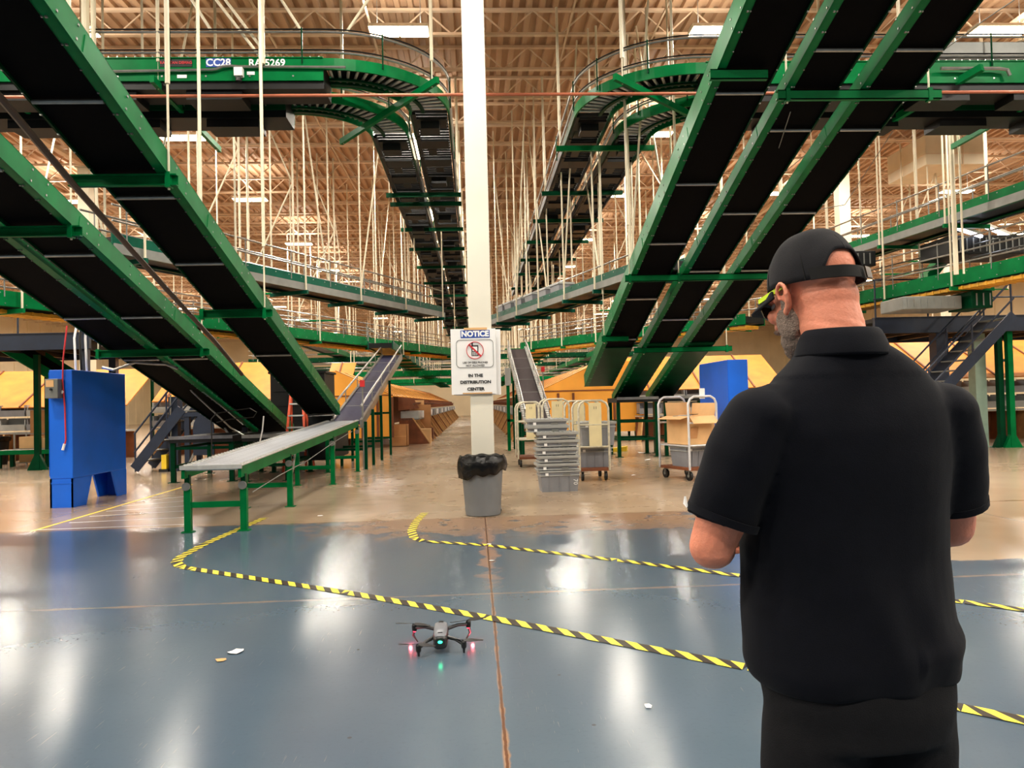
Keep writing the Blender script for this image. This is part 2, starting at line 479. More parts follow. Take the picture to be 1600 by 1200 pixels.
SC.cycles.use_denoising = True; SC.cycles.use_light_tree = True
SC.cycles.max_bounces = 6; SC.cycles.diffuse_bounces = 4; SC.cycles.glossy_bounces = 3
SC.cycles.sample_clamp_indirect = 6
# ---------------------------------------------------------------- steep belt conveyors
XH = V((1, 0, 0))


def hanger(mb, p, top=ROOF - .62, r=.012, R=.026, gap=1.1):
    """a hanger: thin threaded rod low down, wider sleeve pipe above"""
    p = V(p); zt = p.z + gap
    if zt > top - .3: zt = p.z + .3
    mb.tube([p, (p.x, p.y, zt)], r, 6); mb.tube([(p.x, p.y, zt), (p.x, p.y, top)], R, 8)


def incline(name, label, E, dv, side, W, y0, y1, bars, pan=None, group=None, webh=.24):
    """E: point on the aisle-side bottom edge; dv: downhill direction; side: +1 body toward +X"""
    d = dv / dv.y; dn = dv.normalized(); nrm = XH.cross(dn).normalized(); s = XH * side

    def P(Y, x, nn): return E + d * (Y - E.y) + s * x + nrm * nn
    c = P((y0 + y1) / 2, W / 2, 0)
    t = thing(name, label, 'conveyor', c, group)
    a = P(y0, 0, 0); run = P(y1, 0, 0) - a
    mb = MB(); mb.frame(P(y0, .10, .035), run, s * (W - .125), nrm * .15); mb.build('belt', BELT, t)
    for k in (0, 1):
        x0, sg = (0, 1) if k == 0 else (W, -1)
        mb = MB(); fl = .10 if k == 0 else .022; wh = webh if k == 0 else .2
        mb.frame(P(y0, x0, 0), run, s * sg * fl, nrm * .012)
        mb.frame(P(y0, x0, 0), run, s * sg * .012, nrm * wh)
        mb.frame(P(y0, x0, wh - .012), run, s * sg * .05, nrm * .012)
        if k == 0:
            mb.frame(P(y0, x0 + sg * .088, 0), run, s * sg * .012, nrm * .05)
            mb.frame(P(y0, x0 - sg * .012, -.004), run, s * sg * .014, nrm * .014)
        L = run.length; q = .18; i = 0
        while q < L - .1:   # bolt heads on flange and web
            Y = y0 + (y1 - y0) * q / L
            if i % 4 < 2:
                mb.cbox(P(Y, x0 + sg * (.06 if k == 0 else .012), -.012), .02, .02, .014, mi=1)
                mb.frame(P(Y, x0 - sg * .008, .05), dn * .02, s * sg * .01, nrm * .02, mi=1)
                mb.frame(P(Y, x0 - sg * .008, .18), dn * .02, s * sg * .01, nrm * .02, mi=1)
            mb.cbox(P(Y, x0 + sg * (.092 if k == 0 else .014), -.010), .015, .015, .012, mi=1)
            q += .30; i += 1
        q = 1.2
        while q < L - .5:   # splice plates
            Y = y0 + (y1 - y0) * q / L
            mb.frame(P(Y, x0 - sg * .006, .02), dn * .22, s * sg * .008, nrm * .17); q += 3.0
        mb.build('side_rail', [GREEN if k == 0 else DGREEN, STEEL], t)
    for Y in bars:
        mb = MB(); mb.tube([P(Y, .10, .0), P(Y, W - .03, .0)], .022, 8); mb.build('cross_bar', STEEL, t)
    if pan:
        mb = MB(); mb.frame(P(pan, .1, .0), P(y1, 0, 0) - P(pan, 0, 0), s * (W - .12), nrm * .03); mb.build('under_guard', DGREEN, t)
    # tail pulley at the foot
    mb = MB(); mb.tube([P(y1, .1, .115), P(y1, W - .1, .115)], .09, 14); mb.build('tail_pulley', STEEL, t)
    return t, P


def cross_beam(name, label, p0, p1, rods, h=.12, w=.07, m=None, top=ROOF - .62, group=None):
    p0, p1 = V(p0), V(p1)
    t = thing(name, label, 'beam', (p0 + p1) / 2, group)
    mb = MB(); dn = (p1 - p0).normalized(); q = dn.cross(V((0, 0, 1)))
    mb.frame(p0 - q * w / 2, p1 - p0, q * w, (0, 0, .012)); mb.frame(p0 - q * w / 2 + V((0, 0, h - .012)), p1 - p0, q * w, (0, 0, .012))
    mb.frame(p0 + q * (w / 2 - .012), p1 - p0, q * .012, (0, 0, h)); mb.build('channel', m or GREEN, t)
    for r in rods:
        p = p0 + (p1 - p0) * r; mb = MB(); hanger(mb, p + V((0, 0, -.04)), top); mb.build('hanger_rod', CREAM, t)
        mb = MB(); mb.cbox(p + V((0, 0, -.02)), .05, .09, .16); mb.build('clamp', m or GREEN, t)
    return t


ER = at(246, 250, Y=7.75); DL = ray(741, 942)
WL = 0.74


def lefts(x, lab, y1, bars, pan=None):
    return incline('incline_belt_conveyor', lab, ER + V((x, 0, 0)), DL, -1, WL, 2.2, y1, bars, pan, 'steep belts on the blue cabinet side')


lb = [5.2, 6.85, 8.46, 10.1, 11.9, 13.8]
tL1, PL1 = lefts(0, 'steep black belt conveyor with green side rail dropping towards the orange ladder', 18.2, lb)
tL2, PL2 = lefts(-1.48, 'steep belt conveyor passing above the blue cabinet, nearer the aisle of its pair', 20.0, [6.3, 7.9, 9.8, 11.9, 13.9])
tL3, PL3 = lefts(-2.325, 'steep belt conveyor passing above the blue cabinet, farther from the aisle of its pair', 19.8, [6.3, 7.9, 9.8, 11.9, 13.9])
RR = at(1167, 0, Y=8.0); DR = ray(741, 1016)


def rights(x, lab, y1, bars, pan, wh=.2):
    return incline('incline_belt_conveyor', lab, RR + V((x, 0, 0)), DR, 1, WL - (.05 if wh < .3 else 0), 3.4, y1, bars, pan, 'steep belts on the tote side', wh)


tR1, PR1 = rights(0, 'steep green railed belt conveyor nearest the notice column on the tote side', 20.2, [7.4, 9.4, 11.3, 13.0, 15.1, 17.1], 17.6, .33)
tR2, PR2 = rights(.964, 'steep belt conveyor in the middle of the three above the totes', 21.5, [8.7, 10.1, 12.1, 14.0, 16.1], 17.4)
tR3, PR3 = rights(1.928, 'steep belt conveyor passing right above the man in the black cap', 21.5, [8.7, 10.1, 12.1, 14.0, 16.1], 17.4)


def under(P, Y, x0, x1, rods, lab, dz=-.125, **k):
    a, b = P(Y, x0, 0), P(Y, x1, 0); a.z += dz; b.z += dz
    return cross_beam('support_beam', lab, a, b, rods, **k)


under(PL1, 8.0, -.10, .98, [.08], 'upper green cross beam carrying the steep belt beside the overhead bend')
under(PL1, 11.65, -.12, .96, [.1, .95], 'lower green cross beam under the steep belt above the ladder')
under(PL2, 9.05, -.10, 1.80, [.06, .97], 'upper dark green cross beam under the pair of belts above the blue cabinet')
under(PL2, 13.35, -.10, 1.80, [.06, .97], 'lower dark green cross beam under the pair of belts just over the blue cabinet')
under(PR1, 14.1, -.13, 2.95, [.03, .33, .97], 'long green cross beam under all three steep belts beside the cap brim')
under(PR2, 9.35, -.10, 2.0, [.06, .93], 'olive green cross beam under two steep belts at the top above the man')
under(PR2, 17.6, -.2, 2.1, [.1, .95], 'lowest green cross beam under two steep belts over the cart')
under(PR1, 9.0, -.1, .6, [], 'short green stub beam high under the steep belt nearest the notice column')
under(PR1, 16.9, -.1, .5, [.1], 'short green stub beam low under the steep belt nearest the notice column')
# the guard tube that follows the pair of belts
mb = MB(); mb.tube([at(-30, 118, Y=6.3), at(5, 158, Y=6.6), at(122, 297, Y=7.9), at(256, 447, Y=10.2), at(335, 533, Y=12.6), at(378, 585, Y=14.6)], .034, 8)
tag(mb.build('conduit_pipe', CONDUIT), 'dark brown conduit pipe running down between the steep belts over the blue cabinet', 'pipe')
for i, (pts, lab) in enumerate([([(1600, -10, 8.0), (1540, 30, 8.8), (1290, 215, 12), (1190, 300, 14)], 'thin bracing wire stretched under the steep belts above the man'),
                   ([(1395, 205, 9.4), (1320, 320, 12.2), (1262, 330, 13.4)], 'second thin bracing wire slanting under the steep belts above the cap'),
                   ([(1235, 175, 9.5), (1185, 330, 13), (1120, 470, 17)], 'thin bracing wire under the middle steep belt')]):
    mb = MB(); mb.tube([at(a, b, Y=c) for a, b, c in pts], .006, 6); tag(mb.build('bracing_wire', GREYSTEEL), lab, 'wire')

# legs and low drive section under the feet of the steep belts
def leg_frame(label, x0, x1, y0, y1, h, rails=(.35, .75), m=DGREEN, w=.09, belt=True):
    t = thing('conveyor_stand', label, 'stand', ((x0 + x1) / 2, (y0 + y1) / 2, 0), 'stands under the steep belts')
    for x in (x0, x1):
        for y in (y0, y1):
            mb = MB(); mb.box(x - w / 2, x + w / 2, y - w / 2, y + w / 2, .01, h); mb.box(x - .1, x + .1, y - .07, y + .07, 0, .012); mb.build('leg', m, t)
    for r in rails:
        mb = MB()
        for y in (y0, y1): mb.box(x0, x1, y - .02, y + .02, h * r - .03, h * r + .03)
        for x in (x0, x1): mb.box(x - .02, x + .02, y0, y1, h * r - .03, h * r + .03)
        mb.build('stretcher', m, t)
    if belt:
        mb = MB(); mb.box(x0 - .05, x1 + .05, y0 - .1, y1 + .1, h - .12, h); mb.build('bed', DARKBOX, t)
        mb = MB(); mb.box(x0 - .05, x1 + .05, y0 - .12, y0 - .1, h - .05, h + .02); mb.build('edge_rail', STEEL, t)
    return t


leg_frame('dark green legged stand under the foot of the pair of belts, beside the roller conveyor', -6.3, -5.1, 16.4, 18.6, .95)
leg_frame('dark green legged stand between the stairs and the roller conveyor', -4.75, -3.9, 16.2, 18.4, .95)
leg_frame('green legged stand behind the tote cart under the middle steep belt', 3.75, 4.75, 20.0, 21.2, 1.55, (.3, .6))
leg_frame('green legged stand under the steep belt nearest the blue cabinet on the tote side', 5.0, 5.9, 20.0, 21.2, 1.55, (.3, .6))
mb = MB(); mb.box(-3.93, -3.36, 18.35, 20.6, 0.25, 1.3)
tag(mb.build('drive_box', DARKBOX, bevel=.02), 'dark drive housing at the foot of the steep belt beside the ladder', 'machine')
mb = MB(); mb.box(-6.4, -5.3, 20.3, 21.4, .3, 1.3)
tag(mb.build('drive_box', DARKBOX, bevel=.02), 'dark drive housing behind the stands of the pair of belts', 'machine')

# ---------------------------------------------------------------- overhead conveyors with the 90 degree bend
def overhead(label, sgn, xstart, xc, yc, Wd, rc, z, yend, dark=False):
    """centre line: along x at y=yc-rc, quarter arc about (xc,yc), then straight away along y"""
    t = thing('overhead_conveyor', label, 'conveyor', (xc, yc, z), 'overhead bend conveyors')
    y_run = yc - rc; h = Wd / 2

    def C(q, r):  # q 0..90 degrees
        a = math.radians(q); return V((xc + sgn * r * math.sin(a), yc - r * math.cos(a), 0))

    def strip(r, r2, z0, z1, mi=None, n=18, mbx=None, q0=0, q1=90):
        for i in range(n):
            a, b = C(q0 + (q1 - q0) * i / n, r), C(q0 + (q1 - q0) * (i + 1) / n, r); a2, b2 = C(q0 + (q1 - q0) * i / n, r2), C(q0 + (q1 - q0) * (i + 1) / n, r2)
            lo = [a + V((0, 0, z0)), b + V((0, 0, z0)), b2 + V((0, 0, z0)), a2 + V((0, 0, z0))]
            hi = [p + V((0, 0, z1 - z0)) for p in lo]
            mbx.add(lo + hi, [(0, 1, 2, 3), (7, 6, 5, 4), (0, 4, 5, 1), (1, 5, 6, 2), (2, 6, 7, 3), (3, 7, 4, 0)], mi)
    x0, x1 = min(xstart, xc), max(xstart, xc)
    # side rails: outer (camera / aisle side) and inner
    for nm, yo, r, hh in (('outer', y_run - h, rc + h, 1), ('inner', y_run + h, rc - h, -1)):
        mb = MB()
        ya, yb = (yo, yo + .035) if hh > 0 else (yo - .035, yo)
        mb.box(x0, x1, ya, yb, z - .18, z + .20, mi=3 if dark else 0)
        mb.box(x0, x1, ya - .02 * hh if hh > 0 else ya, yb if hh > 0 else yb + .02, z + .185, z + .20)
        strip(r, r - .035 * hh, z, z + .19, mbx=mb)
        xe = xc + sgn * r; xa, xb = (xe, xe - sgn * hh * .035); mb.box(min(xa, xb), max(xa, xb), yc, yc + 2.2, z, z + .19, mi=3); mb.box(min(xa, xb), max(xa, xb), yc + 2.2, yend, z, z + .19, mi=2)
        # bolt rows
        k = x0 + .15
        while k < x1:
            if hh > 0:
                mb.box(k, k + .02, yo - .01, yo, z + .205, z + .222, mi=1)
                if int(k * 10) % 7 == 0: mb.box(k, k + .025, yo - .01, yo, z - .12, z - .095, mi=1)
            k += .14
        mb.build('side_rail', [GREEN, STEEL, PAN, DGREEN], t)
    # drive pans under the straight part
    mb = MB(); mb.box(x0, x1, y_run - h + .05, y_run + h - .05, z - .30, z + .12)
    k = x0 + .4
    while k < x1 - 1.0:
        mb.box(k, k + .9, y_run - h + .12, y_run + h - .12, z - .44, z - .30); k += 1.7
    mb.build('drive_pan', PAN, t)
    # radial rollers in the bend
    mb = MB()
    for i in range(18):
        q = 2 + 86 * i / 17; a, b = C(q, rc - h + .05), C(q, rc + h - .05)
        mb.tube([a + V((0, 0, z + .10)), b + V((0, 0, z + .10))], .027, 8)
    mb.build('bend_rollers', ROLLER, t)
    mb = MB(); strip(rc + h - .06, rc - h + .06, z + .15, z + .165, mbx=mb); mb.build('bend_cover', PAN, t)
    mb = MB(); strip(rc - .16, rc - .10, z + .02, z + .06, mbx=mb); strip(rc - h + .06, rc - .22, z + .0, z + .02, mbx=mb, q0=0, q1=40, n=8); mb.build('drive_band', DGREEN, t)
    # rollers and pans of the straight run down the aisle
    xa = xc + sgn * rc; mb = MB(); yy = yc + .1
    while yy < yend:
        mb.tube([(xa - h + .05, yy, z + .10), (xa + h - .05, yy, z + .10)], .03, 6, cap=False); yy += .16
    mb.build('roller_bed', PAN, t)
    mb = MB(); yy = yc + .25; i = 0
    while yy < yend:
        mb.box(xa - h + .07, xa + h - .07, yy, yy + .5, z + .0, z + .05)
        mb.box(xa - h + .04, xa - h + .10, yy - .3, yy + .9, z - .02, z + .04)
        if i % 3 == 0: mb.box(xa - .2, xa + .16, yy + .1, yy + .45, z - .14, z)
        mb.box(xa - h + .12 + .1 * (i % 4), xa - h + .3 + .1 * (i % 4), yy + .55, yy + .95, z + .01, z + .045)
        yy += 1.25; i += 1
    mb.build('zone_pan', PAN, t)
    # guard rails: two levels of wheel rail on posts, outer side
    ro = rc + h
    for zz, nm in ((z + .62, 'top'), (z + .28, 'low')):
        mb = MB(); yy = y_run - h
        pts = [V((xstart, yy, zz)), V((xc, yy, zz))] + [C(q, ro) + V((0, 0, zz)) for q in range(6, 91, 6)] + [V((xc + sgn * ro, yend, zz))]
        mb.tube(pts, .020, 8)
        mb.tube([p + V((0, 0, .045)) for p in pts], .012, 6, mi=1)
        mb.build('guard_rail', [STEEL, PAN], t)
    mb_ = None
    posts = [V((xstart + (xc - xstart) * f, y_run - h - .02, 0)) for f in (.2, .38, .56, .78, .97)] + [C(q, ro + .02) for q in (28, 58, 88)]
    posts += [V((xc + sgn * (ro + .02), yc + k, 0)) for k in range(3, 24, 3)]
    for p in posts:
        mb = MB(); mb.tube([(p.x, p.y, z + .1), (p.x, p.y, z + .68)], .014, 6); mb.build('rail_post', DGREEN, t)
    # cross beams and hangers
    def beam(a, b, rr=(0.04, .96)):
        a, b = V(a), V(b); mb = MB(); mb.bar(a, b, .07, .11); mb.build('cross_beam', DGREEN if a.y > 18 else GREEN, t)
        for f in rr:
            p = a + (b - a) * f; mb = MB(); hanger(mb, (p.x, p.y, p.z - .06), R=.03, gap=.45); mb.build('hanger_rod', CREAM, t)
    return t, C, beam, xa


SY = 12.6; OW = .75
tO1, C1, beam1, xa1 = overhead('upper green overhead conveyor with blue number plate bending into the aisle', 1, -13.5, -2.35, SY + 2.0, OW, 2.0 - OW / 2, 7.03, 74)
tO2, C2, beam2, xa2 = overhead('second overhead conveyor tucked behind the one with the blue number plate', 1, -13.5, -3.2, SY + 2.95, OW, 2.0 - OW / 2, 6.92, 74, True)
tO3, C3, beam3, xa3 = overhead('outer overhead conveyor bending into the aisle behind the steep belts, tote side', -1, 15.5, 4.07, SY + 2.2, OW, 2.0 - OW / 2, 7.03, 40)
tO4, C4, beam4, xa4 = overhead('inner overhead conveyor bend behind the steep belts, tote side', -1, 15.5, 5.02, SY + 3.15, OW, 2.0 - OW / 2, 6.92, 40, True)
# diagonal and straight carrying beams
beam1(at(533, 222, z=6.7), at(684, 125, z=6.9), (.03, .95))
beam3(at(960, 120, z=6.9), at(1100, 190, z=6.7), (.08,))
for yy in (19.6, 20.5, 23.5, 26.5, 30, 34, 38, 43, 48, 54, 60, 67): beam1((xa2 - .55, yy, 6.85), (xa1 + .5, yy, 6.85))
for yy in (16.1, 19.6, 22.6, 25.6, 28.8, 32, 36): beam3((xa3 - .6, yy, 6.85), (xa4 + .55, yy, 6.85))
for x in (-10.5, -7.6, -5.0): beam1((x, 12.35, 6.78), (x, 15.6, 6.72), (.08, .95))
for x in (7.4, 10.3, 13.0): beam3((x, 12.4, 6.78), (x, 15.8, 6.72), (.08, .95))
# sway braces and a thick sleeve above the number plate
for (xa, ya, xb, yb) in ((412, 96, 338, 0), (420, 90, 352, 0), (404, 60, 412, 0), (330, 48, 300, 0), (470, 47, 440, 0), (540, 52, 575, 0)):
    a, b = at(xa, ya, Y=SY + .1), at(xb, yb, Y=SY + .1); u = (b - a) / (b.z - a.z); mb = MB(); mb.tube([a, a + u * (ROOF - .62 - a.z)], .024, 8); mb.build('sway_brace', CREAM, tO1)
for (px, yb, r) in ((410, 100, .045), (134, 75, .06), (146, 92, .035)):
    a = at(px, yb, Y=SY - .1); mb = MB(); mb.tube([a, (a.x, a.y, ROOF - .62)], r, 10); mb.build('hanger_sleeve', CREAM, tO1)
# number plate and badge on the camera-side rail
yf = SY - .004; R90 = (PI / 2, 0, 0)
def plate(x0p, x1p, y0p, y1p, m, nm, y=yf):
    a, b = at(x0p, y1p, Y=y), at(x1p, y0p, Y=y); mb = MB(); mb.box(a.x, b.x, y - .006, y, a.z, b.z); return mb.build(nm, m, tO1)
plate(322, 361, 91, 105, BLUEINK, 'number_plate')
c = at(341, 98, Y=yf - .01); text('CC28', tO1, c, .165, WHITE, R90, bold=.004)
c = at(417, 98.5, Y=yf - .01); text('RA-5269', tO1, c, .165, WHITE, R90, bold=.004)
plate(250, 300, 93, 104.5, INK, 'badge'); c = at(275, 98, Y=yf - .01); text('RAPISTAN DEMAG', tO1, c, .062, REDINK, R90, bold=.001)
plate(277, 292, 117, 122, PAPER, 'sticker'); plate(386, 398, 112, 117, PAPER, 'sticker')
# grey conduit and switch box on the rail
mb = MB(); mb.tube([at(x, y, Y=SY - .05) for x, y in ((150, 112), (330, 109), (338, 108), (348, 104), (362, 103), (372, 104), (540, 105))], .022, 8); mb.build('conduit', STEEL, tO1)
mb = MB(); a, b = at(367, 120, Y=SY - .06), at(380, 107, Y=SY - .06); mb.box(a.x, b.x, SY - .12, SY - .02, a.z, b.z); mb.build('switch_box', PAPER, tO1)
mb = MB(); mb.tube([at(373, 122, Y=SY - .07), at(373, 127, Y=SY - .07)], .05, 12); mb.build('switch_lens', BLACK, tO1)
# cream reflecting guards and box on the other side
mb = MB(); a, b = at(1440, 88, Y=SY + .2), at(1640, 62, Y=SY + .2); mb.box(a.x, b.x + 3, SY + .28, SY + .34, a.z - .05, b.z); mb.build('guard_panel', GREYSTEEL, tO3)
mb = MB(); mb.tube([at(1470, 107, Y=SY + .1), at(1560, 107, Y=SY + .1), at(1574, 109, Y=SY + .1), at(1578, 118, Y=SY + .1)], .03, 8); mb.build('conduit', STEEL, tO3)
mb = MB(); p0 = at(1535, 105, Y=12.5); mb.bar(p0, p0 + V((-.9, 1.6, -.42)), .1, .12); mb.build('brace', GREEN, tO3)
# strip lights between the two overhead lines
for (px, py), lab in (((655, 236), 'bright strip light hanging between the overhead lines just past the bend'), ((678, 338), 'strip light farther down between the two overhead lines')):
    t = thing('strip_light', lab, 'light', at(px, py, X=-1.14))
    c = at(px, py, X=-1.14); mb = MB(); mb.box(c.x - .07, c.x + .07, c.y - .6, c.y + .6, c.z, c.z + .05); mb.build('tube', LAMP, t)
    mb = MB(); mb.box(c.x - .09, c.x + .09, c.y - .62, c.y + .62, c.z + .05, c.z + .1); mb.build('housing', WHITEP, t)
# sprinkler main
mb = MB(); a, b = at(-60, 152, Y=11.7), at(1680, 143, Y=11.9); mb.tube([a, b], .024, 10)
tag(mb.build('sprinkler_pipe', COPPER), 'copper red sprinkler pipe crossing the whole hall below the overhead bends', 'pipe')
# ---------------------------------------------------------------- level conveyors hung at mezzanine height
def level_conv(name, label, p0, p1, W=.8, h=.3, strip=False, truss=False, rails=(.22, .5), hang=1.6, post=1.5, m=None, group='mezzanine conveyors',
               hang_far=True, side_rails=(0, 1), rod=.022, braces=0, skip=()):
    p0, p1 = V(p0), V(p1); L = (p1 - p0).length; u = (p1 - p0) / L
    s = V((u.y, -u.x, 0)).normalized(); up = V((0, 0, 1))
    t = thing(name, label, 'conveyor', (p0 + p1) / 2, group)

    def P(q, x, z): return p0 + u * q + s * x + up * z
    m = m or GREEN
    for k in (-1, 1):
        mb = MB(); mb.frame(P(0, k * W / 2, 0), u * L, s * (-k * .035), up * h); mb.frame(P(0, k * W / 2, 0), u * L, s * (-k * .1), up * .012)
        q = .2
        while q < L:
            mb.frame(P(q, k * (W / 2), h - .06), u * .02, s * (k * .012), up * .02, mi=1)
            mb.frame(P(q + .1, k * (W / 2), .05), u * .02, s * (k * .012), up * .02, mi=1); q += .45
        mb.build('side_rail', [m, STEEL], t)
        if strip:
            mb = MB(); mb.frame(P(0, k * (W / 2 + .03), -.02), u * L, s * (k * .03), up * (h * .5)); mb.build('guard_strip', GREYSTEEL, t)
    mb = MB(); mb.frame(P(0, -W / 2 + .04, .05), u * L, s * (W - .08), up * (h - .12)); mb.build('bed', PAN, t)
    if truss:
        mb = MB(); mb.frame(P(0, -W / 2 + .05, -.10), u * L, s * (W * .6), up * .07)
        q = 0
        while q < L: mb.frame(P(q, -W / 2 + .04, -.11), u * .05, s * (W * .62), up * .09); q += .22
        mb.build('cable_tray', YTRUSS, t)
    for k in side_rails:
        k = -1 if k == 0 else 1
        for z in rails:
            mb = MB(); mb.tube([P(0, k * W / 2, h + z), P(L, k * W / 2, h + z)], .02, 6); mb.build('guard_rail', STEEL, t)
        q = .3
        while q < L:
            mb = MB(); mb.tube([P(q, k * W / 2, h * .6), P(q, k * W / 2, h + rails[-1] + .04)], .014, 5); mb.build('rail_post', GREYSTEEL, t); q += post
    q = .6; i = 0
    while q < L and hang:
        if i not in skip:
            mb = MB(); mb.bar(P(q, -W / 2 - .15, -.07), P(q, W / 2 + .15, -.07), .06, .09); mb.build('cross_beam', m, t)
            for k in (-1, 1):
                p = P(q, k * (W / 2 + .1), -.12); mb = MB(); mb.tube([p, (p.x, p.y, ROOF - .62)], rod, 6); mb.build('hanger_rod', CREAM, t)
            if braces and i % braces == 0:
                p = P(q, (W / 2 + .1), .3); mb = MB(); mb.tube([p, P(q + 1.3, W / 2 + .1, 0) * 1 + V((0, 0, ROOF - .62 - p0.z))], .022, 6); mb.build('sway_brace', CREAM, t)
                p = P(q, -(W / 2 + .1), .3); mb = MB(); mb.tube([p, P(q - 1.1, -W / 2 - .1, 0) * 1 + V((0, 0, ROOF - .62 - p0.z))], .022, 6); mb.build('sway_brace', CREAM, t)
        q += hang; i += 1
    return t, P


LAMPB = mat('cool glowing tube', (255, 255, 255), .5, 0, 0, emit=(225, 232, 255), stren=7)
z1 = 4.3
tM1, PM1 = level_conv('mezzanine_conveyor', 'higher mezzanine conveyor with grey guard strip behind the steep belt, ladder side', at(150, 397, z=z1), at(676, 497, z=z1), .8, .34, strip=True, hang=2.3, braces=3, m=TEAL)
z2 = 3.7
tM2, PM2 = level_conv('mezzanine_conveyor', 'lower green mezzanine conveyor with yellow cable tray above the orange plywood, ladder side', at(-40, 478, z=z2), at(705, 557, z=z2), .9, .32, truss=True, hang=3.4, braces=4)
tM3, PM3 = level_conv('mezzanine_conveyor', 'grey sided conveyor carrying totes towards the aisle behind the steep belt, tote side', at(1045, 425, z=4.0), at(768, 513, z=4.0), .8, .3, strip=True, hang=1.7, braces=2, side_rails=(1,), m=TEAL)
tM4, PM4 = level_conv('mezzanine_conveyor', 'green mezzanine conveyor with yellow cable tray above the orange plywood, tote side', at(1180, 508, z=3.5), at(828, 548, z=3.5), .9, .3, truss=True, hang=1.8)
tM5, PM5 = level_conv('mezzanine_conveyor', 'upper mezzanine conveyor with grey strip and guard rails behind the cap', at(1690, 292, z=5.4), at(1290, 418, z=5.4), .9, .36, strip=True, hang=2.4, rails=(.25, .6), m=GREEN, skip=(0,))
tM6, PM6 = level_conv('mezzanine_conveyor', 'lower green mezzanine conveyor with guard rails beside the man\'s neck', at(1700, 412, z=3.94), at(1240, 499, z=3.94), .9, .34, truss=True, rails=(.15, .4, .7), hang=2.2, skip=(0,))
# totes riding on the grey sided conveyor
L3 = (at(768, 513, z=4.0) - at(1045, 425, z=4.0)).length
def small_tote(P, q, label, grp):
    mb = MB(); c = P(q, 0, .27); a = P(1, 0, 0) - P(0, 0, 0); b = P(0, 1, 0) - P(0, 0, 0); up = V((0, 0, 1))
    o = c - a * .3 - b * .22
    mb.add([o + a * .03 + b * .03, o + a * .57 + b * .03, o + a * .57 + b * .41, o + a * .03 + b * .41, o + up * .3, o + a * .6 + up * .3, o + a * .6 + b * .44 + up * .3, o + b * .44 + up * .3],
           [(0, 3, 2, 1), (4, 5, 6, 7), (0, 1, 5, 4), (1, 2, 6, 5), (2, 3, 7, 6), (3, 0, 4, 7)])
    mb.frame(o + up * .26 - a * .015 - b * .015, a * .63, b * .47, up * .05, mi=1)
    return tag(mb.build('tote', [TOTE, TOTEL]), label, 'tote', grp)
for i, f in enumerate((.47, .55, .64, .72, .80, .87)):
    small_tote(PM3, L3 * f, 'grey tote riding on the grey sided conveyor, %s counted from the steep belts' % ORD[i], 'totes on the mezzanine conveyor')

mb = MB(); mb.box(-5.9, -4.35, 22.6, 24.2, 0, 2.5); mb.box(-5.95, -4.3, 22.55, 24.25, 2.5, 2.56); k = 0
for k in range(5): mb.box(-5.8, -4.45, 22.57, 22.6, .3 + .42 * k, .34 + .42 * k)
tag(mb.build('dark_fill_box', DARKBOX), 'black box added to fill the dark behind the orange step ladder', 'cabinet')  # made-up black box standing in for the dark space behind the ladder
# machinery between the two conveyors behind the man
def machine(name, label, x0, x1, y0, y1, z0, z1, m, cat='machine'):
    mb = MB(); mb.box(x0, x1, y0, y1, z0, z1); t = thing(name, label, cat, ((x0 + x1) / 2, (y0 + y1) / 2, z0)); mb.build('housing', m, t, bevel=.02)
    mb = MB(); k = x0 + .1
    while k < x1 - .05: mb.box(k, k + .03, y0 - .01, y0, z0 + .06, z1 - .06); k += .16
    mb.build('fins', GREYSTEEL, t)
machine('drive_unit', 'black drive unit hanging under the lower mezzanine conveyor beside the man', 9.9, 11.3, 17.2, 18.2, 3.42, 3.72, GREYSTEEL)
machine('motor_box', 'dark motor box at the end of the grey drive unit by the frame edge', 11.4, 11.9, 17.0, 17.9, 3.4, 3.8, DGREEN)
machine('drive_unit', 'black drive unit hanging under the upper mezzanine conveyor at the frame edge', 11.3, 13.2, 17.6, 18.8, 4.75, 5.2, DARKBOX)
machine('drive_unit', 'black drive unit under the upper mezzanine conveyor above the cap', 9.2, 10.6, 19.6, 20.6, 4.85, 5.25, DARKBOX)
for i, (a_, b_, lab) in enumerate(((at(1492, 356, Y=17.5), at(1534, 370, Y=17.5), 'white strip lamp under the upper mezzanine conveyor beside the cream post'), (at(1538, 354, Y=18), at(1598, 378, Y=18), 'white strip lamp under the upper mezzanine conveyor at the frame edge'))):
    t = thing('strip_lamp', lab, 'light', a_); mb = MB(); mb.bar(a_, b_, .08, .05); mb.build('tube', LAMPB, t); mb = MB(); up_ = V((0, 0, .06)); mb.bar(a_ + up_, b_ + up_, .12, .06); mb.build('housing', WHITEP, t)
t = thing('transfer_chute', 'green transfer chute slanting between the two mezzanine conveyors behind the man', 'chute', at(1460, 430, Y=19))
a_, b_ = at(1450, 448, Y=19), at(1486, 405, Y=19); mb = MB(); mb.frame(a_, b_ - a_, (0, .9, 0), (0, 0, .06)); mb.frame(a_ + V((0, -.03, 0)), b_ - a_, (0, .03, 0), (0, 0, .35)); mb.build('trough', GREEN, t)
for i, (px, Y, zb, r, lab) in enumerate(((1493, 15.9, 4.0, .05, 'tall cream hanger post crossing both mezzanine conveyors behind the man'), (1505, 15.8, 4.0, .022, 'thin cream conduit running beside the tall cream hanger post'))):
    a_ = at(px, 400, Y=Y); mb = MB(); mb.tube([(a_.x, Y, zb), (a_.x, Y, ROOF - .62)], r, 8); tag(mb.build('hanger_post', CREAM), lab, 'post')
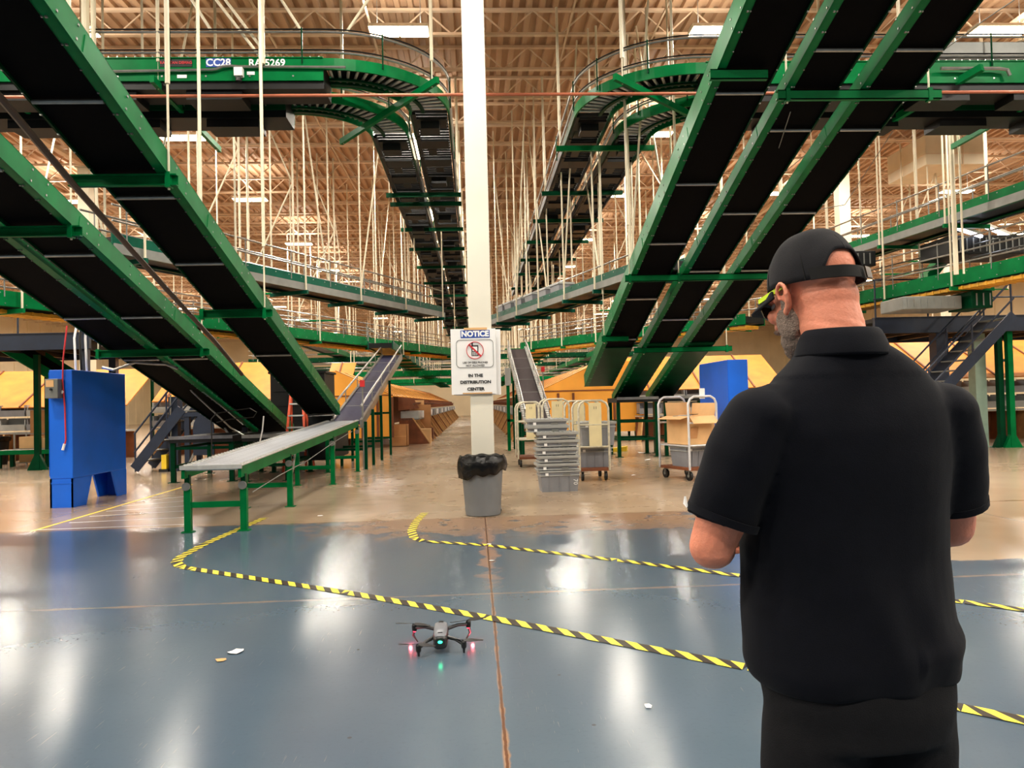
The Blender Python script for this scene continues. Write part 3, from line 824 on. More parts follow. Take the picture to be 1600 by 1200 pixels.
# long sorter lines above both chute banks, running to the back of the hall
tS1, PS1 = level_conv('sorter_line', 'long sorter conveyor over the plywood chutes on the ladder side of the aisle', (-3.3, 88, 3.5), (-3.3, 27.5, 3.5), .9, .3, hang=3.0, post=3, m=TEAL, group='sorter lines', rod=.024, braces=9)
tS2, PS2 = level_conv('sorter_line', 'long sorter conveyor over the plywood chutes on the tote side of the aisle', (2.7, 88, 3.5), (2.7, 29.5, 3.5), .9, .3, hang=3.0, post=3, m=TEAL, group='sorter lines', rod=.024, braces=9)
tS3, PS3 = level_conv('sorter_line', 'far sorter conveyor well beyond the ladder, outside the ladder side chutes', (-8.3, 80, 4.6), (-8.3, 33, 4.6), .9, .3, hang=7.0, post=4, m=GREEN, group='sorter lines', rod=.024, braces=5)
tS4, PS4 = level_conv('sorter_line', 'far sorter conveyor beyond the tote carts, outside the tote side chutes', (7.6, 80, 4.2), (7.6, 30, 4.2), .9, .3, hang=7.0, post=4, m=GREEN, group='sorter lines', rod=.024, braces=5)
for i, (yy, zz, xa, xb) in enumerate(((41, 3.0, -16, -1.0), (49, 4.3, -14, 12), (57, 3.1, -14, 14), (66, 4.6, -18, 18), (76, 3.4, -20, 20))):
    level_conv('crossing_conveyor', 'green conveyor crossing the hall from side to side, %s counted into the distance' % ORD[i], (xa, yy, zz), (xb, yy, zz), .9, .3, hang=9.0, post=3, m=(GREEN, DGREEN)[i % 2], group='crossing conveyors', rod=.024)
# hanger frames standing high in the distance
def hframe(label, px, Y, zb, w=1.2):
    a = at(px, 600, Y=Y); t = thing('braced_hanger', label, 'hanger', (a.x, Y, zb), 'braced hanger frames')
    for x in (a.x, a.x + w):
        mb = MB(); mb.tube([(x, Y, zb), (x, Y, ROOF - .62)], .028, 6); mb.build('post', CREAM, t)
    for (xa, za, xb, zb2) in ((a.x, zb + .4, a.x + w, zb + 3.0), (a.x + w, zb + 3.0, a.x + .3, min(zb + 5.4, ROOF - .7))):
        mb = MB(); mb.tube([(xa, Y, za), (xb, Y, zb2)], .02, 6); mb.build('brace', CREAM, t)
    mb = MB(); mb.tube([(a.x, Y, zb), (a.x + w, Y, zb)], .03, 6); mb.build('foot_beam', GREEN, t)
HF = [(300, 19, 4.9), (392, 21, 4.6), (470, 26, 4.4), (592, 36, 3.7), (628, 52, 3.7),
      (772, 40, 3.8), (790, 33, 3.8), (815, 46, 3.8), (905, 36, 4.6), (940, 28, 4.8), (985, 24, 5.2), (1382, 27, 5.8), (1420, 25, 5.9), (1540, 33, 6.0)]
for i, (px, Y, zb) in enumerate(HF):
    wh = 'on the ladder side' if px < 741 else ('near the tote side aisle' if px < 1100 else 'behind the man')
    k = sum(1 for q in HF[:i] if (q[0] < 741) == (px < 741) and (q[0] > 1100) == (px > 1100))
    hframe('cream braced hanger %s, %s counted across the view' % (wh, ORD[k]), px, Y, zb)

# ---------------------------------------------------------------- plywood chute banks along the aisle
def bank(sg, xe, xt, ze, zt, y0, y1, label):
    t = thing('chute_bank', label, 'chutes', (sg * xe, y0, 0), 'plywood chute banks')
    mb = MB(); e, u = V((sg * xe, y0, ze)), V((sg * xt, y0, zt)); L = V((0, y1 - y0, 0)); nn = V((sg * -(zt - ze), 0, (xt - xe))).normalized() * .03
    mb.frame(e, L, u - e, nn * -1)
    y = y0
    while y < y1: mb.frame(e + V((0, y - y0, 0)), V((0, .03, 0)), u - e, nn * .6, mi=1); y += 2.0
    mb.build('slide_panel', [PLYLIFT, PLYD], t)
    mb = MB(); mb.prism([(sg * xe, y0 - .03, ze - .02), (sg * xt, y0 - .03, zt - .02), (sg * (xt + 1.6), y0 - .03, zt - .02), (sg * (xt + 1.6), y0 - .03, .35), (sg * xe, y0 - .03, .35)], (0, .05, 0))
    mb.box(min(sg * xe, sg * (xt + 1.6)), max(sg * xe, sg * (xt + 1.6)), y0 - .06, y0 - .03, 1.86, 1.90, mi=1)
    for x in (xe + .02, xe + .55, xe + 1.1, xt + .4):
        mb.box(sg * x - .04, sg * x + .04, y0 - .09, y0 - .03, .35, 1.8, mi=1)
    mb.build('end_panel', [PLYLIFT, PLYD], t)
    mb = MB(); mb.box(min(sg * (xt + .05), sg * (xt + 1.6)), max(sg * (xt + .05), sg * (xt + 1.6)), y0 + .03, y1, .4, zt - .1); mb.build('back_panel', PLYD, t)
    for y in range(int(y0) + 1, int(y1), 6):
        mb = MB(); mb.box(sg * (xt + 1.2) - .05, sg * (xt + 1.2) + .05, y0 - .1 if y == int(y0) + 1 else y, (y0 if y == int(y0) + 1 else y) + .1, 0, .5); mb.build('foot', DGREEN, t)
    return t
bank(-1, 2.95, 5.0, 1.85, 2.8, 28, 88, 'orange plywood chute bank running down the ladder side of the aisle')
bank(1, 2.5, 4.7, 1.95, 2.95, 28, 88, 'orange plywood chute bank running down the tote side of the aisle')
def bay(sg, xe, xa, y, pal):
    t = thing('chute_bay', 'x', 'workstation', (sg * xe, y, 0))
    mb = MB(); mb.prism([(sg * xe, y, 1.0), (sg * (xe - .5), y, 1.0), (sg * xa, y, 0.0), (sg * xe, y, 0)], (0, .045, 0)); mb.build('leaning_board', pal[0], t)
    d = V((sg * (xa - xe + .5), 0, -1.0)); mb = MB(); mb.frame((sg * (xe - .5), y - .01, 1.0), d, (0, .07, 0), (-sg * .05, 0, 0)); mb.build('board_edge', WOODL, t)
    mb = MB(); mb.prism([(sg * (xe + .02), y, 1.82), (sg * (xe - .42), y, 1.74), (sg * (xe - .62), y, 1.36), (sg * (xe + .02), y, 1.30)], (0, .04, 0)); mb.build('hopper_side', PLYD, t)
    mb = MB(); mb.frame((sg * (xe - .05), y + .1, 1.30), (0, 1.75, 0), (sg * -.55, 0, .28), (0, 0, .03)); mb.build('hopper_floor', PLYD, t)
    mb = MB(); x0, x1 = sorted((sg * (xe - .75), sg * (xe - .05)))
    mb.box(x0, x1, y + .15, y + .95, .98, 1.26, mi=0); mb.build('bin', pal[1], t)
    mb = MB(); mb.box(x0 + .05, x1 - .05, y + 1.05, y + 1.75, .98, 1.18); mb.build('parcel', pal[2], t)
    mb = MB(); mb.box(x0, x1, y, y + 1.95, .93, .97); mb.build('shelf', GREYSTEEL, t)
    mb = MB(); x2, x3 = sorted((sg * (xe - .45), sg * (xe - .02))); mb.box(x2, x3, y + .2, y + 1.2, 0.0, .62); mb.build('carton', CARD, t)
    return t
NB = 26
for sg, xe, xa, side in ((-1, 2.9, 1.75, 'ladder'), (1, 2.45, 1.42, 'tote')):
    b0 = []; PAL = ((PLYD, TOTEL, CARD), (WOODL, PAPER, RED), (CARD, TOTE, DARKBOX))
    for i in range(NB):
        lab = 'chute workstation, %s side of the aisle, %s from the near end' % (side, ORD[i])
        if i < 3:
            q = bay(sg, xe, xa, 29.6 + i * 2.15, PAL[i]); b0.append(q); q['label'] = lab; q['group'] = 'chute workstations on the %s side' % side
        else: copy_thing(b0[i % 3], (0, (i - i % 3) * 2.15, 0), lab)
# cartons standing before the near end of the ladder side bank
def carton(px0, px1, pyb, pyt, depth, label, m=CARD, open_=False, rz=0, name='cardboard_box'):
    a = at(px0, pyb, z=0); b = at(px1, pyb, Y=a.y); top = at(px0, pyt, Y=a.y); w = b.x - a.x; h = top.z
    t = thing(name, label, 'box', (a.x + w / 2, a.y + depth / 2, 0)); mb = MB()
    x0, x1, y0, y1 = a.x, b.x, a.y, a.y + depth
    if not open_: mb.box(x0, x1, y0, y1, 0, h)
    else:
        for bx in ((x0, x1, y0, y0 + .02), (x0, x1, y1 - .02, y1), (x0, x0 + .02, y0, y1), (x1 - .02, x1, y0, y1)): mb.box(*bx, 0, h)
        mb.box(x0, x1, y0, y1, 0, .02)
    mb.build('carton', m, t)
    mb = MB(); mb.box(x0 + w * .47, x0 + w * .53, y0 - .004, y0, h * .02, h * .98) if not open_ else mb.box(x0 + .01, x1 - .01, y0 - .004, y0, h * .45, h * .47)
    mb.build('tape', CARD2, t)
    return t
carton(609, 636, 698, 664, .9, 'brown cardboard carton with a pale seam beside the green booster legs', open_=True)
carton(641, 673, 693, 671, .8, 'wide low brown carton at the aisle edge, ladder side', CARD2)
t = thing('cardboard_stack', 'tall brown cardboard sheets standing behind the low carton', 'cardboard', at(662, 690, z=0))
a = at(648, 690, z=0); mb = MB(); mb.frame((a.x, a.y + 1.0, .5), (.62, 0, 0), (0, .03, 0), (0, .15, 1.0)); mb.build('sheet', CARD, t)
mb = MB(); mb.frame((a.x - .3, a.y + 1.3, .4), (.62, 0, 0), (0, .03, 0), (0, .15, 1.3)); mb.build('sheet', CARD2, t)
mb = MB(); mb.box(a.x - .3, a.x + .7, a.y + 1.0, a.y + 1.6, 0, .5); mb.build('base', PLYD, t)

# sorting stations that face the camera
def station(x0, x1, y, label, zb=1.9, zt=3.2, bins=2, wood=True):
    t = thing('sorting_station', label, 'workstation', ((x0 + x1) / 2, y, 0), 'plywood sorting stations')
    mb = MB(); mb.frame((x0, y + .1, zb), (x1 - x0, 0, 0), (0, 2.4, zt - zb), (0, -.02, .03))
    x = x0 + .4
    while x < x1: mb.frame((x, y + .09, zb + .02), (.05, 0, 0), (0, 2.4, zt - zb), (0, -.02, .05), mi=1); x += 1.9
    mb.build('slide_panel', [PLY, PLYD], t)
    mb = MB(); mb.box(x0, x1, y + .1, y + .7, .88, .92); mb.build('worktop', TOTEL, t)
    w = .85; k = int((x1 - x0) / w)
    for r in range(bins):
        z0 = .98 + r * .46
        for i in range(k):
            xx = x0 + i * w; mb = MB()
            mb.frame((xx + .03, y + .05, z0), (w - .06, 0, 0), (0, .5, 0), (0, 0, .03)); mb.frame((xx + .03, y + .02, z0), (w - .06, 0, 0), (0, .02, 0), (0, -.03, .2))
            mb.frame((xx + .03, y + .5, z0), (w - .06, 0, 0), (0, .03, 0), (0, 0, .40))
            for xs in (xx + .03, xx + w - .05): mb.frame((xs, y + .04, z0), (.02, 0, 0), (0, .48, 0), (0, 0, .36))
            mb.build('bin', TOTEL if (i + r) % 3 else TOTE, t)
            if (i + r) % 2:
                mb = MB(); mb.box(xx + .15, xx + .5, y + .12, y + .4, z0 + .03, z0 + .18); mb.build('parcel', (CARD, PAPER, DARKBOX)[(i * 2 + r) % 3], t)
    if wood:
        for i in range(k + 1):
            xx = x0 + i * w; mb = MB(); mb.frame((xx, y - .05, 0), (.05, 0, 0), (0, .6, 0), (.12, .1, .86)); mb.build('leaning_board', PLYD if i % 2 else WOODL, t)
        mb = MB(); mb.box(x0, x1, y + .62, y + .66, 0, .86); mb.build('back_board', PLYD, t)
    for xx in (x0 + .1, x1 - .1):
        mb = MB(); mb.box(xx - .04, xx + .04, y + 2.3, y + 2.4, 0, zt - .1); mb.build('leg', DGREEN, t)
    return t
station(11.9, 24.5, 22.9, 'yellow plywood sorting station with grey bins behind the green legs and the man\'s arm')
station(-17.0, -11.3, 25.5, 'yellow plywood sorting station behind the blue cabinet', 1.7, 3.0)
station(-10.9, -6.9, 26.5, 'yellow plywood sorting station behind the blue stairs', 1.8, 3.2)
station(-5.9, -4.9, 29.9, 'narrow plywood station behind the steep belts beside the ladder', 1.9, 3.3)
station(5.8, 11.2, 27.0, 'plywood sorting station hidden behind the steep belts and the man', 1.8, 3.1)

# ---------------------------------------------------------------- mezzanine decks, posts and stairs
def deck(x0, x1, y0, y1, z0, z1, label, posts):
    t = thing('mezzanine_deck', label, 'platform', ((x0 + x1) / 2, (y0 + y1) / 2, z0), 'mezzanine decks')
    mb = MB(); mb.box(x0, x1, y0 + .1, y1 - .1, z1 - .1, z1); mb.build('deck_plate', DARKBOX, t)
    for yb in (y0, y1 - .12):
        mb = MB(); mb.box(x0, x1, yb, yb + .12, z0, z1); mb.box(x0, x1, yb - .03, yb + .15, z0, z0 + .02); mb.box(x0, x1, yb - .03, yb + .15, z1, z1 + .02); mb.build('edge_beam', NAVY, t)
    x = x0 + .4
    while x < x1:
        mb = MB(); mb.box(x - .05, x + .05, y0 + .12, y1 - .12, z0 + .05, z1 - .1); mb.build('joist', DARKBOX, t); x += 1.1
    for z in (.5, 1.0):
        mb = MB(); mb.tube([(x0, y0 + .05, z1 + z), (x1, y0 + .05, z1 + z)], .022, 6); mb.build('handrail', NAVY, t)
    x = x0 + .05
    while x <= x1:
        mb = MB(); mb.tube([(x, y0 + .05, z1), (x, y0 + .05, z1 + 1.0)], .022, 6); mb.build('rail_post', NAVY, t); x += 1.4
    for (x, y, w, m, foot) in posts:
        mb = MB(); mb.box(x - w / 2, x + w / 2, y - w / 2, y + w / 2, .012, z0); mb.box(x - w / 2 - .08, x + w / 2 + .08, y - w / 2 - .08, y + w / 2 + .08, 0, .014)
        if foot: mb.prism([(x - .26, y - .05, 0), (x + .26, y - .05, 0), (x + w / 2, y - .05, .42), (x - w / 2, y - .05, .42)], (0, .1, 0))
        mb.build('post', m, t)
    return t
PALEGREEN = mat('pale green steel', (150, 176, 160), .45, .1, .1, 4)
deck(-17, -9.6, 19.7, 23.8, 3.1, 3.5, 'dark mezzanine deck on posts behind and above the blue cabinet',
     [(-12.15, 19.85, .2, DGREEN, 0), (-11.75, 21.3, .13, DGREEN, 1), (-10.6, 23.2, .2, NAVY, 0), (-15.5, 23.2, .2, NAVY, 0), (-9.75, 19.85, .14, NAVY, 0)])
deck(10.4, 19, 19.4, 23.0, 3.05, 3.45, 'dark mezzanine deck on posts beside the man\'s shoulder',
     [(12.2, 19.6, .32, NAVY, 0), (13.62, 20.2, .30, PALEGREEN, 0), (18.5, 20.2, .3, NAVY, 0), (10.6, 22.8, .25, NAVY, 0)])
for (px, m_, lab) in ((1566, DGREEN, 'dark green post with splayed foot beside the pale green post'), (1582, GREEN, 'bright green post with splayed foot nearest the frame edge, behind the man\'s elbow')):
    a = at(px, 699, z=0); t = thing('green_post', lab, 'post', a); w = .14
    mb = MB(); mb.box(a.x - w / 2, a.x + w / 2, a.y - .07, a.y + .07, .01, 3.05); mb.build('shaft', m_, t)
    mb = MB(); mb.prism([(a.x - .24, a.y - .06, .012), (a.x + .24, a.y - .06, .012), (a.x + w / 2, a.y - .06, .34), (a.x - w / 2, a.y - .06, .34)], (0, .12, 0)); mb.box(a.x - .26, a.x + .26, a.y - .1, a.y + .1, 0, .012); mb.build('foot', m_, t)
    for z in (1.05, 2.3):
        mb = MB(); mb.box(a.x, a.x + .3, a.y - .02, a.y + .02, z - .04, z + .04); mb.build('strut', GREYSTEEL, t) if px == 1566 else None
def stair(x0, z0, x1, z1, y, w, label, m=NAVY, n=9):
    t = thing('metal_stair', label, 'stairs', (x0, y + w / 2, 0), 'metal stairs')
    d = V((x1 - x0, 0, z1 - z0))
    for yy in (y, y + w):
        mb = MB(); mb.bar((x0, yy, z0 + .1), (x1, yy, z1 + .1), .04, .24); mb.build('stringer', m, t)
        for hh in (.5, .95):
            mb = MB(); mb.tube([(x0, yy, z0 + hh), (x1, yy, z1 + hh)], .024, 8); mb.build('handrail', m, t)
        for f in (.02, .35, .68, .98):
            q = V((x0, yy, z0)) + d * f; mb = MB(); mb.tube([q, q + V((0, 0, .97))], .022, 6); mb.build('baluster', m, t)
    for i in range(n):
        q = V((x0, y, z0)) + d * ((i + .6) / n); mb = MB(); mb.box(q.x - .13, q.x + .13, y + .03, y + w - .03, q.z + .12, q.z + .15); mb.build('tread', GREYSTEEL if m is NAVY else m, t)
    return t
stair(9.6, 0, 12.9, 3.2, 17.7, 1.0, 'dark metal stair climbing to the mezzanine beside the man\'s shoulder', n=13)
stair(-8.35, 0, -7.2, 1.45, 19.3, 1.0, 'blue metal stair with handrails between the blue cabinet and the roller conveyor', n=6)
t = thing('work_platform', 'small blue platform at the head of the stair behind the stands', 'platform', (-6.6, 19.8, 0))
mb = MB(); mb.box(-7.2, -5.6, 19.3, 20.3, 1.35, 1.45); mb.build('plate', NAVY, t)
for x in (-7.1, -5.7):
    for y in (19.4, 20.2): mb = MB(); mb.box(x - .06, x + .06, y - .06, y + .06, 0, 1.35); mb.build('leg', NAVY, t)
mb = MB(); mb.prism([(-6.9 + .25 * math.cos(q) + .25, 19.2, 1.05 + .35 * math.sin(q)) for q in [PI * k / 8 for k in range(9)]] + [(-6.9, 19.2, .4), (-6.4, 19.2, .4)], (0, .06, 0)); mb.build('guard_panel', NAVY, t)
for xa, za, xb, zb in ((-7.1, .1, -6.5, 1.3), (-5.7, .1, -6.3, 1.3)): mb = MB(); mb.bar((xa, 19.35, za), (xb, 19.35, zb), .05, .05); mb.build('brace', STEEL, t)
a = at(274, 736, z=0); t = thing('navy_post', 'navy steel post with a yellow guard beside the blue stair', 'post', a)
mb = MB(); mb.box(a.x - .11, a.x + .11, a.y - .11, a.y + .11, 0, 1.85); mb.build('shaft', NAVY, t)
mb = MB(); mb.box(a.x - .26, a.x - .14, a.y - .2, a.y + .1, .05, .42); mb.build('guard', YELLOW, t)
mb = MB(); mb.box(a.x - .32, a.x - .1, a.y - .22, a.y + .12, 0, .07); mb.build('guard_base', BLACK, t)
mb = MB(); mb.tube([(a.x - .04, a.y - .14, 0.0), (a.x - .04, a.y - .14, 1.9)], .02, 6); mb.build('conduit', STEEL, t)
# green incline far behind the blue cabinet
dv = V((.28, .35, -.28)); E = V((-14.6, 22.0, 3.4))
t = thing('incline_belt_conveyor', 'small green incline belt conveyor behind the blue cabinet, under the dark deck', 'conveyor', E)
p0, p1 = at(8, 540, Y=21), at(118, 604, Y=22.6); mb = MB(); mb.bar(p0, p1, .05, .38); mb.build('side_rail', GREEN, t)
mb = MB(); q = V((-.1, .55, -.05)); mb.bar(p0 + q, p1 + q, .9, .2); mb.build('belt', BELT, t)
mb = MB(); mb.bar(p0 + V((0, 1.1, 0)), p1 + V((0, 1.1, 0)), .05, .3); mb.build('side_rail', GREEN, t)
for f in (.3, .8):
    q = p0 + (p1 - p0) * f + V((0, .5, -.1)); mb = MB(); mb.box(q.x - .05, q.x + .05, q.y - .5, q.y + .5, 0, q.z - .05) if f > .7 else mb.box(q.x - .05, q.x + .05, q.y + .4, q.y + .5, 0, q.z - .05); mb.build('leg', DGREEN, t)
# hanging duct box and round duct
mb = MB(); mb.box(14.75, 16.75, 24, 26.3, 8.86, 9.84)
t = thing('air_handler', 'large cream air handler box hanging under the roof behind the steep belts', 'duct', (15.7, 25, 8.86))
mb.build('casing', CREAM, t, bevel=.02)
mb = MB(); mb.box(14.74, 16.76, 23.98, 26.31, 9.2, 9.22); mb.box(15.98, 16.0, 23.98, 26.31, 8.85, 9.845); mb.build('seam', JOIST, t)
mb = MB(); mb.tube([(14.9, 24.2, 8.86), (14.9, 24.2, 3.9)], .02, 6); mb.build('drain_pipe', CREAM, t)
p = at(1516, 86, Y=16.5); mb = MB(); mb.tube([p, p + V((7, 0, 0))], .24, 20)
t = thing('round_duct', 'grey round duct high beside the outer steep belt', 'duct', p); mb.build('shell', GREYSTEEL, t, smooth=True)
mb = MB()
for k in range(5): mb.tube([p + V((.05 + 1.4 * k, 0, 0)), p + V((.10 + 1.4 * k, 0, 0))], .26, 20)
mb.build('band', STEEL, t)
# ---------------------------------------------------------------- blue cabinet on the floor
def blue_cabinet(x0, x1, y0, y1, label, box=True, flip=1):
    t = thing('steel_cabinet', label, 'cabinet', ((x0 + x1) / 2, (y0 + y1) / 2, 0)); L = y1 - y0
    mb = MB(); mb.box(x0, x1, y0, y1, .46, 2.2); mb.build('casing', BLUE, t, bevel=.012)
    mb = MB(); mb.box(x0 - .006, x0, y0, y1, .50, 2.16); mb.box(x0 + .02, x1 - .02, y0 - .006, y0, .38, .40); mb.box(x1, x1 + .004, y0 + .04, y1 - .04, 1.04, 1.045); mb.build('seam', BLUE, t)
    for (ya, yb, yc) in ((y0, y0 + .62, y0 + .42), (y1, y1 - .55, y1 - .34)):
        for x in (x0, x1 - .03):
            mb = MB(); mb.prism([(x, ya, .46), (x, yb, .46), (x, yc, 0), (x, ya, 0)], (.03, 0, 0)); mb.build('foot_panel', BLUE, t)
        mb = MB(); q = min(ya, ya + (.03 if ya == y0 else -.03)); mb.box(x0, x1, q, q + .03, 0, .46); mb.build('foot_panel', BLUE, t)
    if box:
        bz = at(108, 622, Y=y0).z; tz = at(108, 592, Y=y0).z; bx = x0 + .02
        mb = MB(); mb.box(bx, bx + .2, y0 - .16, y0 - .002, bz, tz); bo = mb.build('control_box', GREYSTEEL, t, bevel=.008)
        mb = MB(); mb.box(bx + .02, bx + .14, y0 - .166, y0 - .16, bz + .18, tz - .02); mb.build('panel_label', CARD2, bo)
        mb = MB(); mb.tube([(bx + .1, y0 - .16, bz + .14), (bx + .1, y0 - .18, bz + .14)], .02, 10); mb.build('button', BLACK, bo)
        cx = x0 + .27; mb = MB(); mb.tube([(cx + .03, y0 - .02, 2.9), (cx - .03, y0 - .03, 2.35), (cx - .04, y0 - .03, 2.0), (cx - .01, y0 - .03, 1.6), (cx + .0, y0 - .03, 1.08), (cx - .02, y0 - .03, 1.0)], .012, 6); mb.build('cable', REDINK, t)
        mb = MB(); mb.tube([(cx - .02, y0 - .03, 1.02), (cx - .05, y0 - .03, .92)], .02, 6); mb.build('plug', PAPER, t)
        mb = MB(); mb.ell((cx - .05, y0 - .03, bz + .1), (.03, .03, .03)); mb.build('cable_clip', PAPER, t)
        for k, x in enumerate((x0 + .17, x0 + .21, x0 + .25)):
            mb = MB(); mb.tube([(x, y0 + .5 + .1 * k, 2.2), (x - .02, y0 + .5 + .1 * k, 2.75), (x + .05, y0 + .6, 3.4)], .018, 6); mb.build('cable', (PAPER, BLACK, PAPER)[k], t)
        mb = MB(); mb.tube([at(*q, Y=14) for q in ((160, 574), (178, 578), (212, 566), (236, 568), (260, 569), (278, 576))], .028, 8); mb.build('conduit', STEEL, t)
    return t
blue_cabinet(-6.78, -6.42, 12.62, 14.5, 'tall bright blue steel cabinet standing on tapered feet, in front of the stairs')
blue_cabinet(4.72, 5.1, 14.1, 15.9, 'bright blue steel cabinet partly hidden behind the man\'s shoulder', box=False)

# ---------------------------------------------------------------- roller conveyor and the two boosters
t = thing('roller_conveyor', 'long gravity roller conveyor on green legs leading to the dark blue booster belt', 'conveyor', (-3.2, 13, 0))
ra, rb = V((-2.88, 9.55, .80)), V((-2.72, 18.0, 1.16)); wv = V((-.68, 0, 0))
for p in (V((0, 0, 0)), wv):
    mb = MB(); mb.frame(ra + p + V((-.02, 0, -.13)), rb - ra, (.04, 0, 0), (0, 0, .15)); mb.frame(ra + p + V((-.035, 0, .01)), rb - ra, (.07, 0, 0), (0, 0, .014), mi=1)
    k = .1
    while k < 8.4:
        q = ra + p + (rb - ra) * (k / 8.45); mb.box(q.x - .025, q.x + .025, q.y - .01, q.y + .01, q.z + .02, q.z + .035, mi=1); k += .12
    mb.build('side_rail', [GREEN, ROLLER], t)
mb = MB(); mb.tube([ra + V((-.02, .04, -.01)), ra + wv + V((.02, .04, -.01))], .030, 10); r0 = mb.build('roller', ROLLERM, t, smooth=True)
for i in range(1, 76):
    c = r0.copy(); COL.objects.link(c); c.parent = t; c.location = r0.location + (rb - ra) * (i / 75.8)
mb = MB(); mb.frame(ra + V((.03, -.03, -.02)), wv + V((-.06, 0, 0)), (0, .03, 0), (0, 0, .05)); mb.build('end_plate', ROLLER, t)
for yy in (9.7, 11.9, 15.1, 17.9):
    f = (yy - ra.y) / (rb.y - ra.y); q = ra + (rb - ra) * f
    for p in (V((0, 0, 0)), wv):
        x = q.x + p.x; mb = MB(); mb.box(x - .04, x + .04, yy - .035, yy + .035, .012, q.z - .28); mb.box(x - .07, x + .07, yy - .06, yy + .06, 0, .012); mb.build('leg', GREEN, t)
        mb = MB(); mb.box(x - .03, x + .03, yy - .03, yy + .03, q.z - .30, q.z - .10); lg = mb.build('leg_extension', DGREEN, t)
        mb = MB(); mb.lathe([(.001, -.012), (.05, -.012), (.05, .012), (.001, .012)], (x, yy - .06, q.z - .24), 16, axis=Matrix.Rotation(PI / 2, 3, 'X')); mb.build('pivot_plate', STEEL, lg)
    mb = MB(); mb.box(q.x + wv.x, q.x, yy - .02, yy + .02, .30, .37); mb.build('stretcher', GREEN, t)
    if yy > 10: mb = MB(); mb.bar((q.x - .01, yy + .05, .30), (q.x - .01, yy + .4, q.z - .12), .025, .025); mb.build('knee_brace', STEEL, t)
mb = MB(); mb.tube([(-2.83, 9.9, .45), (-2.80, 11.2, .55), (-2.80, 13, .62), (-2.76, 15, .8), (-2.74, 17.3, .95)], .007, 5); mb.build('pull_cord', GREYSTEEL, t)

def booster(label, p0, p1, w, beltm, legs, railh=.35, rollerside=False, zsup=None):
    p0, p1 = V(p0), V(p1); u = p1 - p0; s = V((w, 0, 0)); up = V((0, 0, 1))
    t = thing('booster_conveyor', label, 'conveyor', p0, 'booster belts')
    mb = MB(); mb.frame(p0 + up * -.08, u, s, up * .08); n = 6
    for i in range(1, n): mb.frame(p0 + u * (i / n) + up * .001, u.normalized() * .03, s, up * .004, mi=1)
    mb.build('belt', [beltm, GREYSTEEL], t)
    for x in (-.06, w):
        mb = MB(); mb.frame(p0 + V((x, 0, -.16)), u, (.06, 0, 0), up * .2); mb.build('side_rail', STEEL, t)
        mb = MB(); mb.tube([p0 + V((x + .03, 0, railh)), p1 + V((x + .03, 0, railh))], .025, 8); mb.build('guard_rail', STEEL, t)
        for f in (.02, .2, .4, .6, .8, .98):
            q = p0 + u * f + V((x + .03, 0, 0)); mb = MB(); mb.tube([q, q + up * (railh + .02)], .014, 6); mb.build('rail_post', STEEL, t)
        if rollerside:
            mb = MB(); L = u.length; k = .1; mb.frame(p0 + V((x + .015, 0, .04)), u, (.03, 0, 0), up * .03)
            while k < L:
                q = p0 + u * (k / L) + V((x - .02, 0, .05)); mb.frame(q, (.1, 0, 0), u.normalized() * .07, up * .05); k += .2
            mb.build('skate_wheels', ROLLER, t)
    for f in legs:
        q = p0 + u * f
        for x in (-.09, w + .09):
            mb = MB(); mb.box(q.x + x - .035, q.x + x + .035, q.y - .035, q.y + .035, 0, q.z - .08); mb.build('leg', DGREEN, t)
        for zz in ([.45] if q.z < 1.6 else [.5, 1.25]):
            mb = MB(); mb.box(q.x - .09, q.x + w + .09, q.y - .02, q.y + .02, zz, zz + .06); mb.build('stretcher', DGREEN, t)
    return t
booster('booster belt with dark blue belt climbing from the roller conveyor to the mezzanine', (-3.32, 18.2, 1.15), (-3.26, 28.0, 3.32), .62, BELTBLUE, (.03, .16, .33, .55))
booster('booster belt with worn brown belt and white skate wheels climbing behind the totes', (1.36, 20.4, .95), (1.33, 28.8, 3.5), .6, BELTTOP, (.02, .14, .34, .52), rollerside=True)
# red beacons on slender poles, and a grey switch box by the tote side booster
for (px, pyt, pyb, Y, lab) in ((566, 594, 660, 18.4, 'red box on a thin pole at the foot of the dark blue booster belt'), (848, 573, 640, 24, 'red box on a thin pole beside the tote side booster belt')):
    a = at(px, pyt, Y=Y); t = thing('signal_box', lab, 'signal', (a.x, Y, 0))
    mb = MB(); mb.box(a.x - .055, a.x + .055, Y - .05, Y + .05, a.z - .16, a.z); mb.build('box', RED, t, bevel=.006)
    mb = MB(); mb.tube([(a.x, Y, 0), (a.x, Y, a.z - .16)], .018, 6); mb.build('pole', STEEL, t)
a = at(793, 575, Y=24); t = thing('switch_box', 'grey switch box on a green post just beside the notice sign', 'box', (a.x, 24, 0))
mb = MB(); mb.box(a.x - .09, a.x + .09, 23.9, 24.0, a.z - .55, a.z); mb.build('box', TOTEL, t, bevel=.01)
mb = MB(); mb.box(a.x - .05, a.x + .05, 24.0, 24.1, 0, a.z); mb.build('post', GREEN, t)
mb = MB(); mb.box(a.x + .25, a.x + .33, 24.0, 24.1, 0, 1.9); mb.box(a.x - .05, a.x + .33, 24.0, 24.06, .9, .98); mb.build('post', GREEN, t)

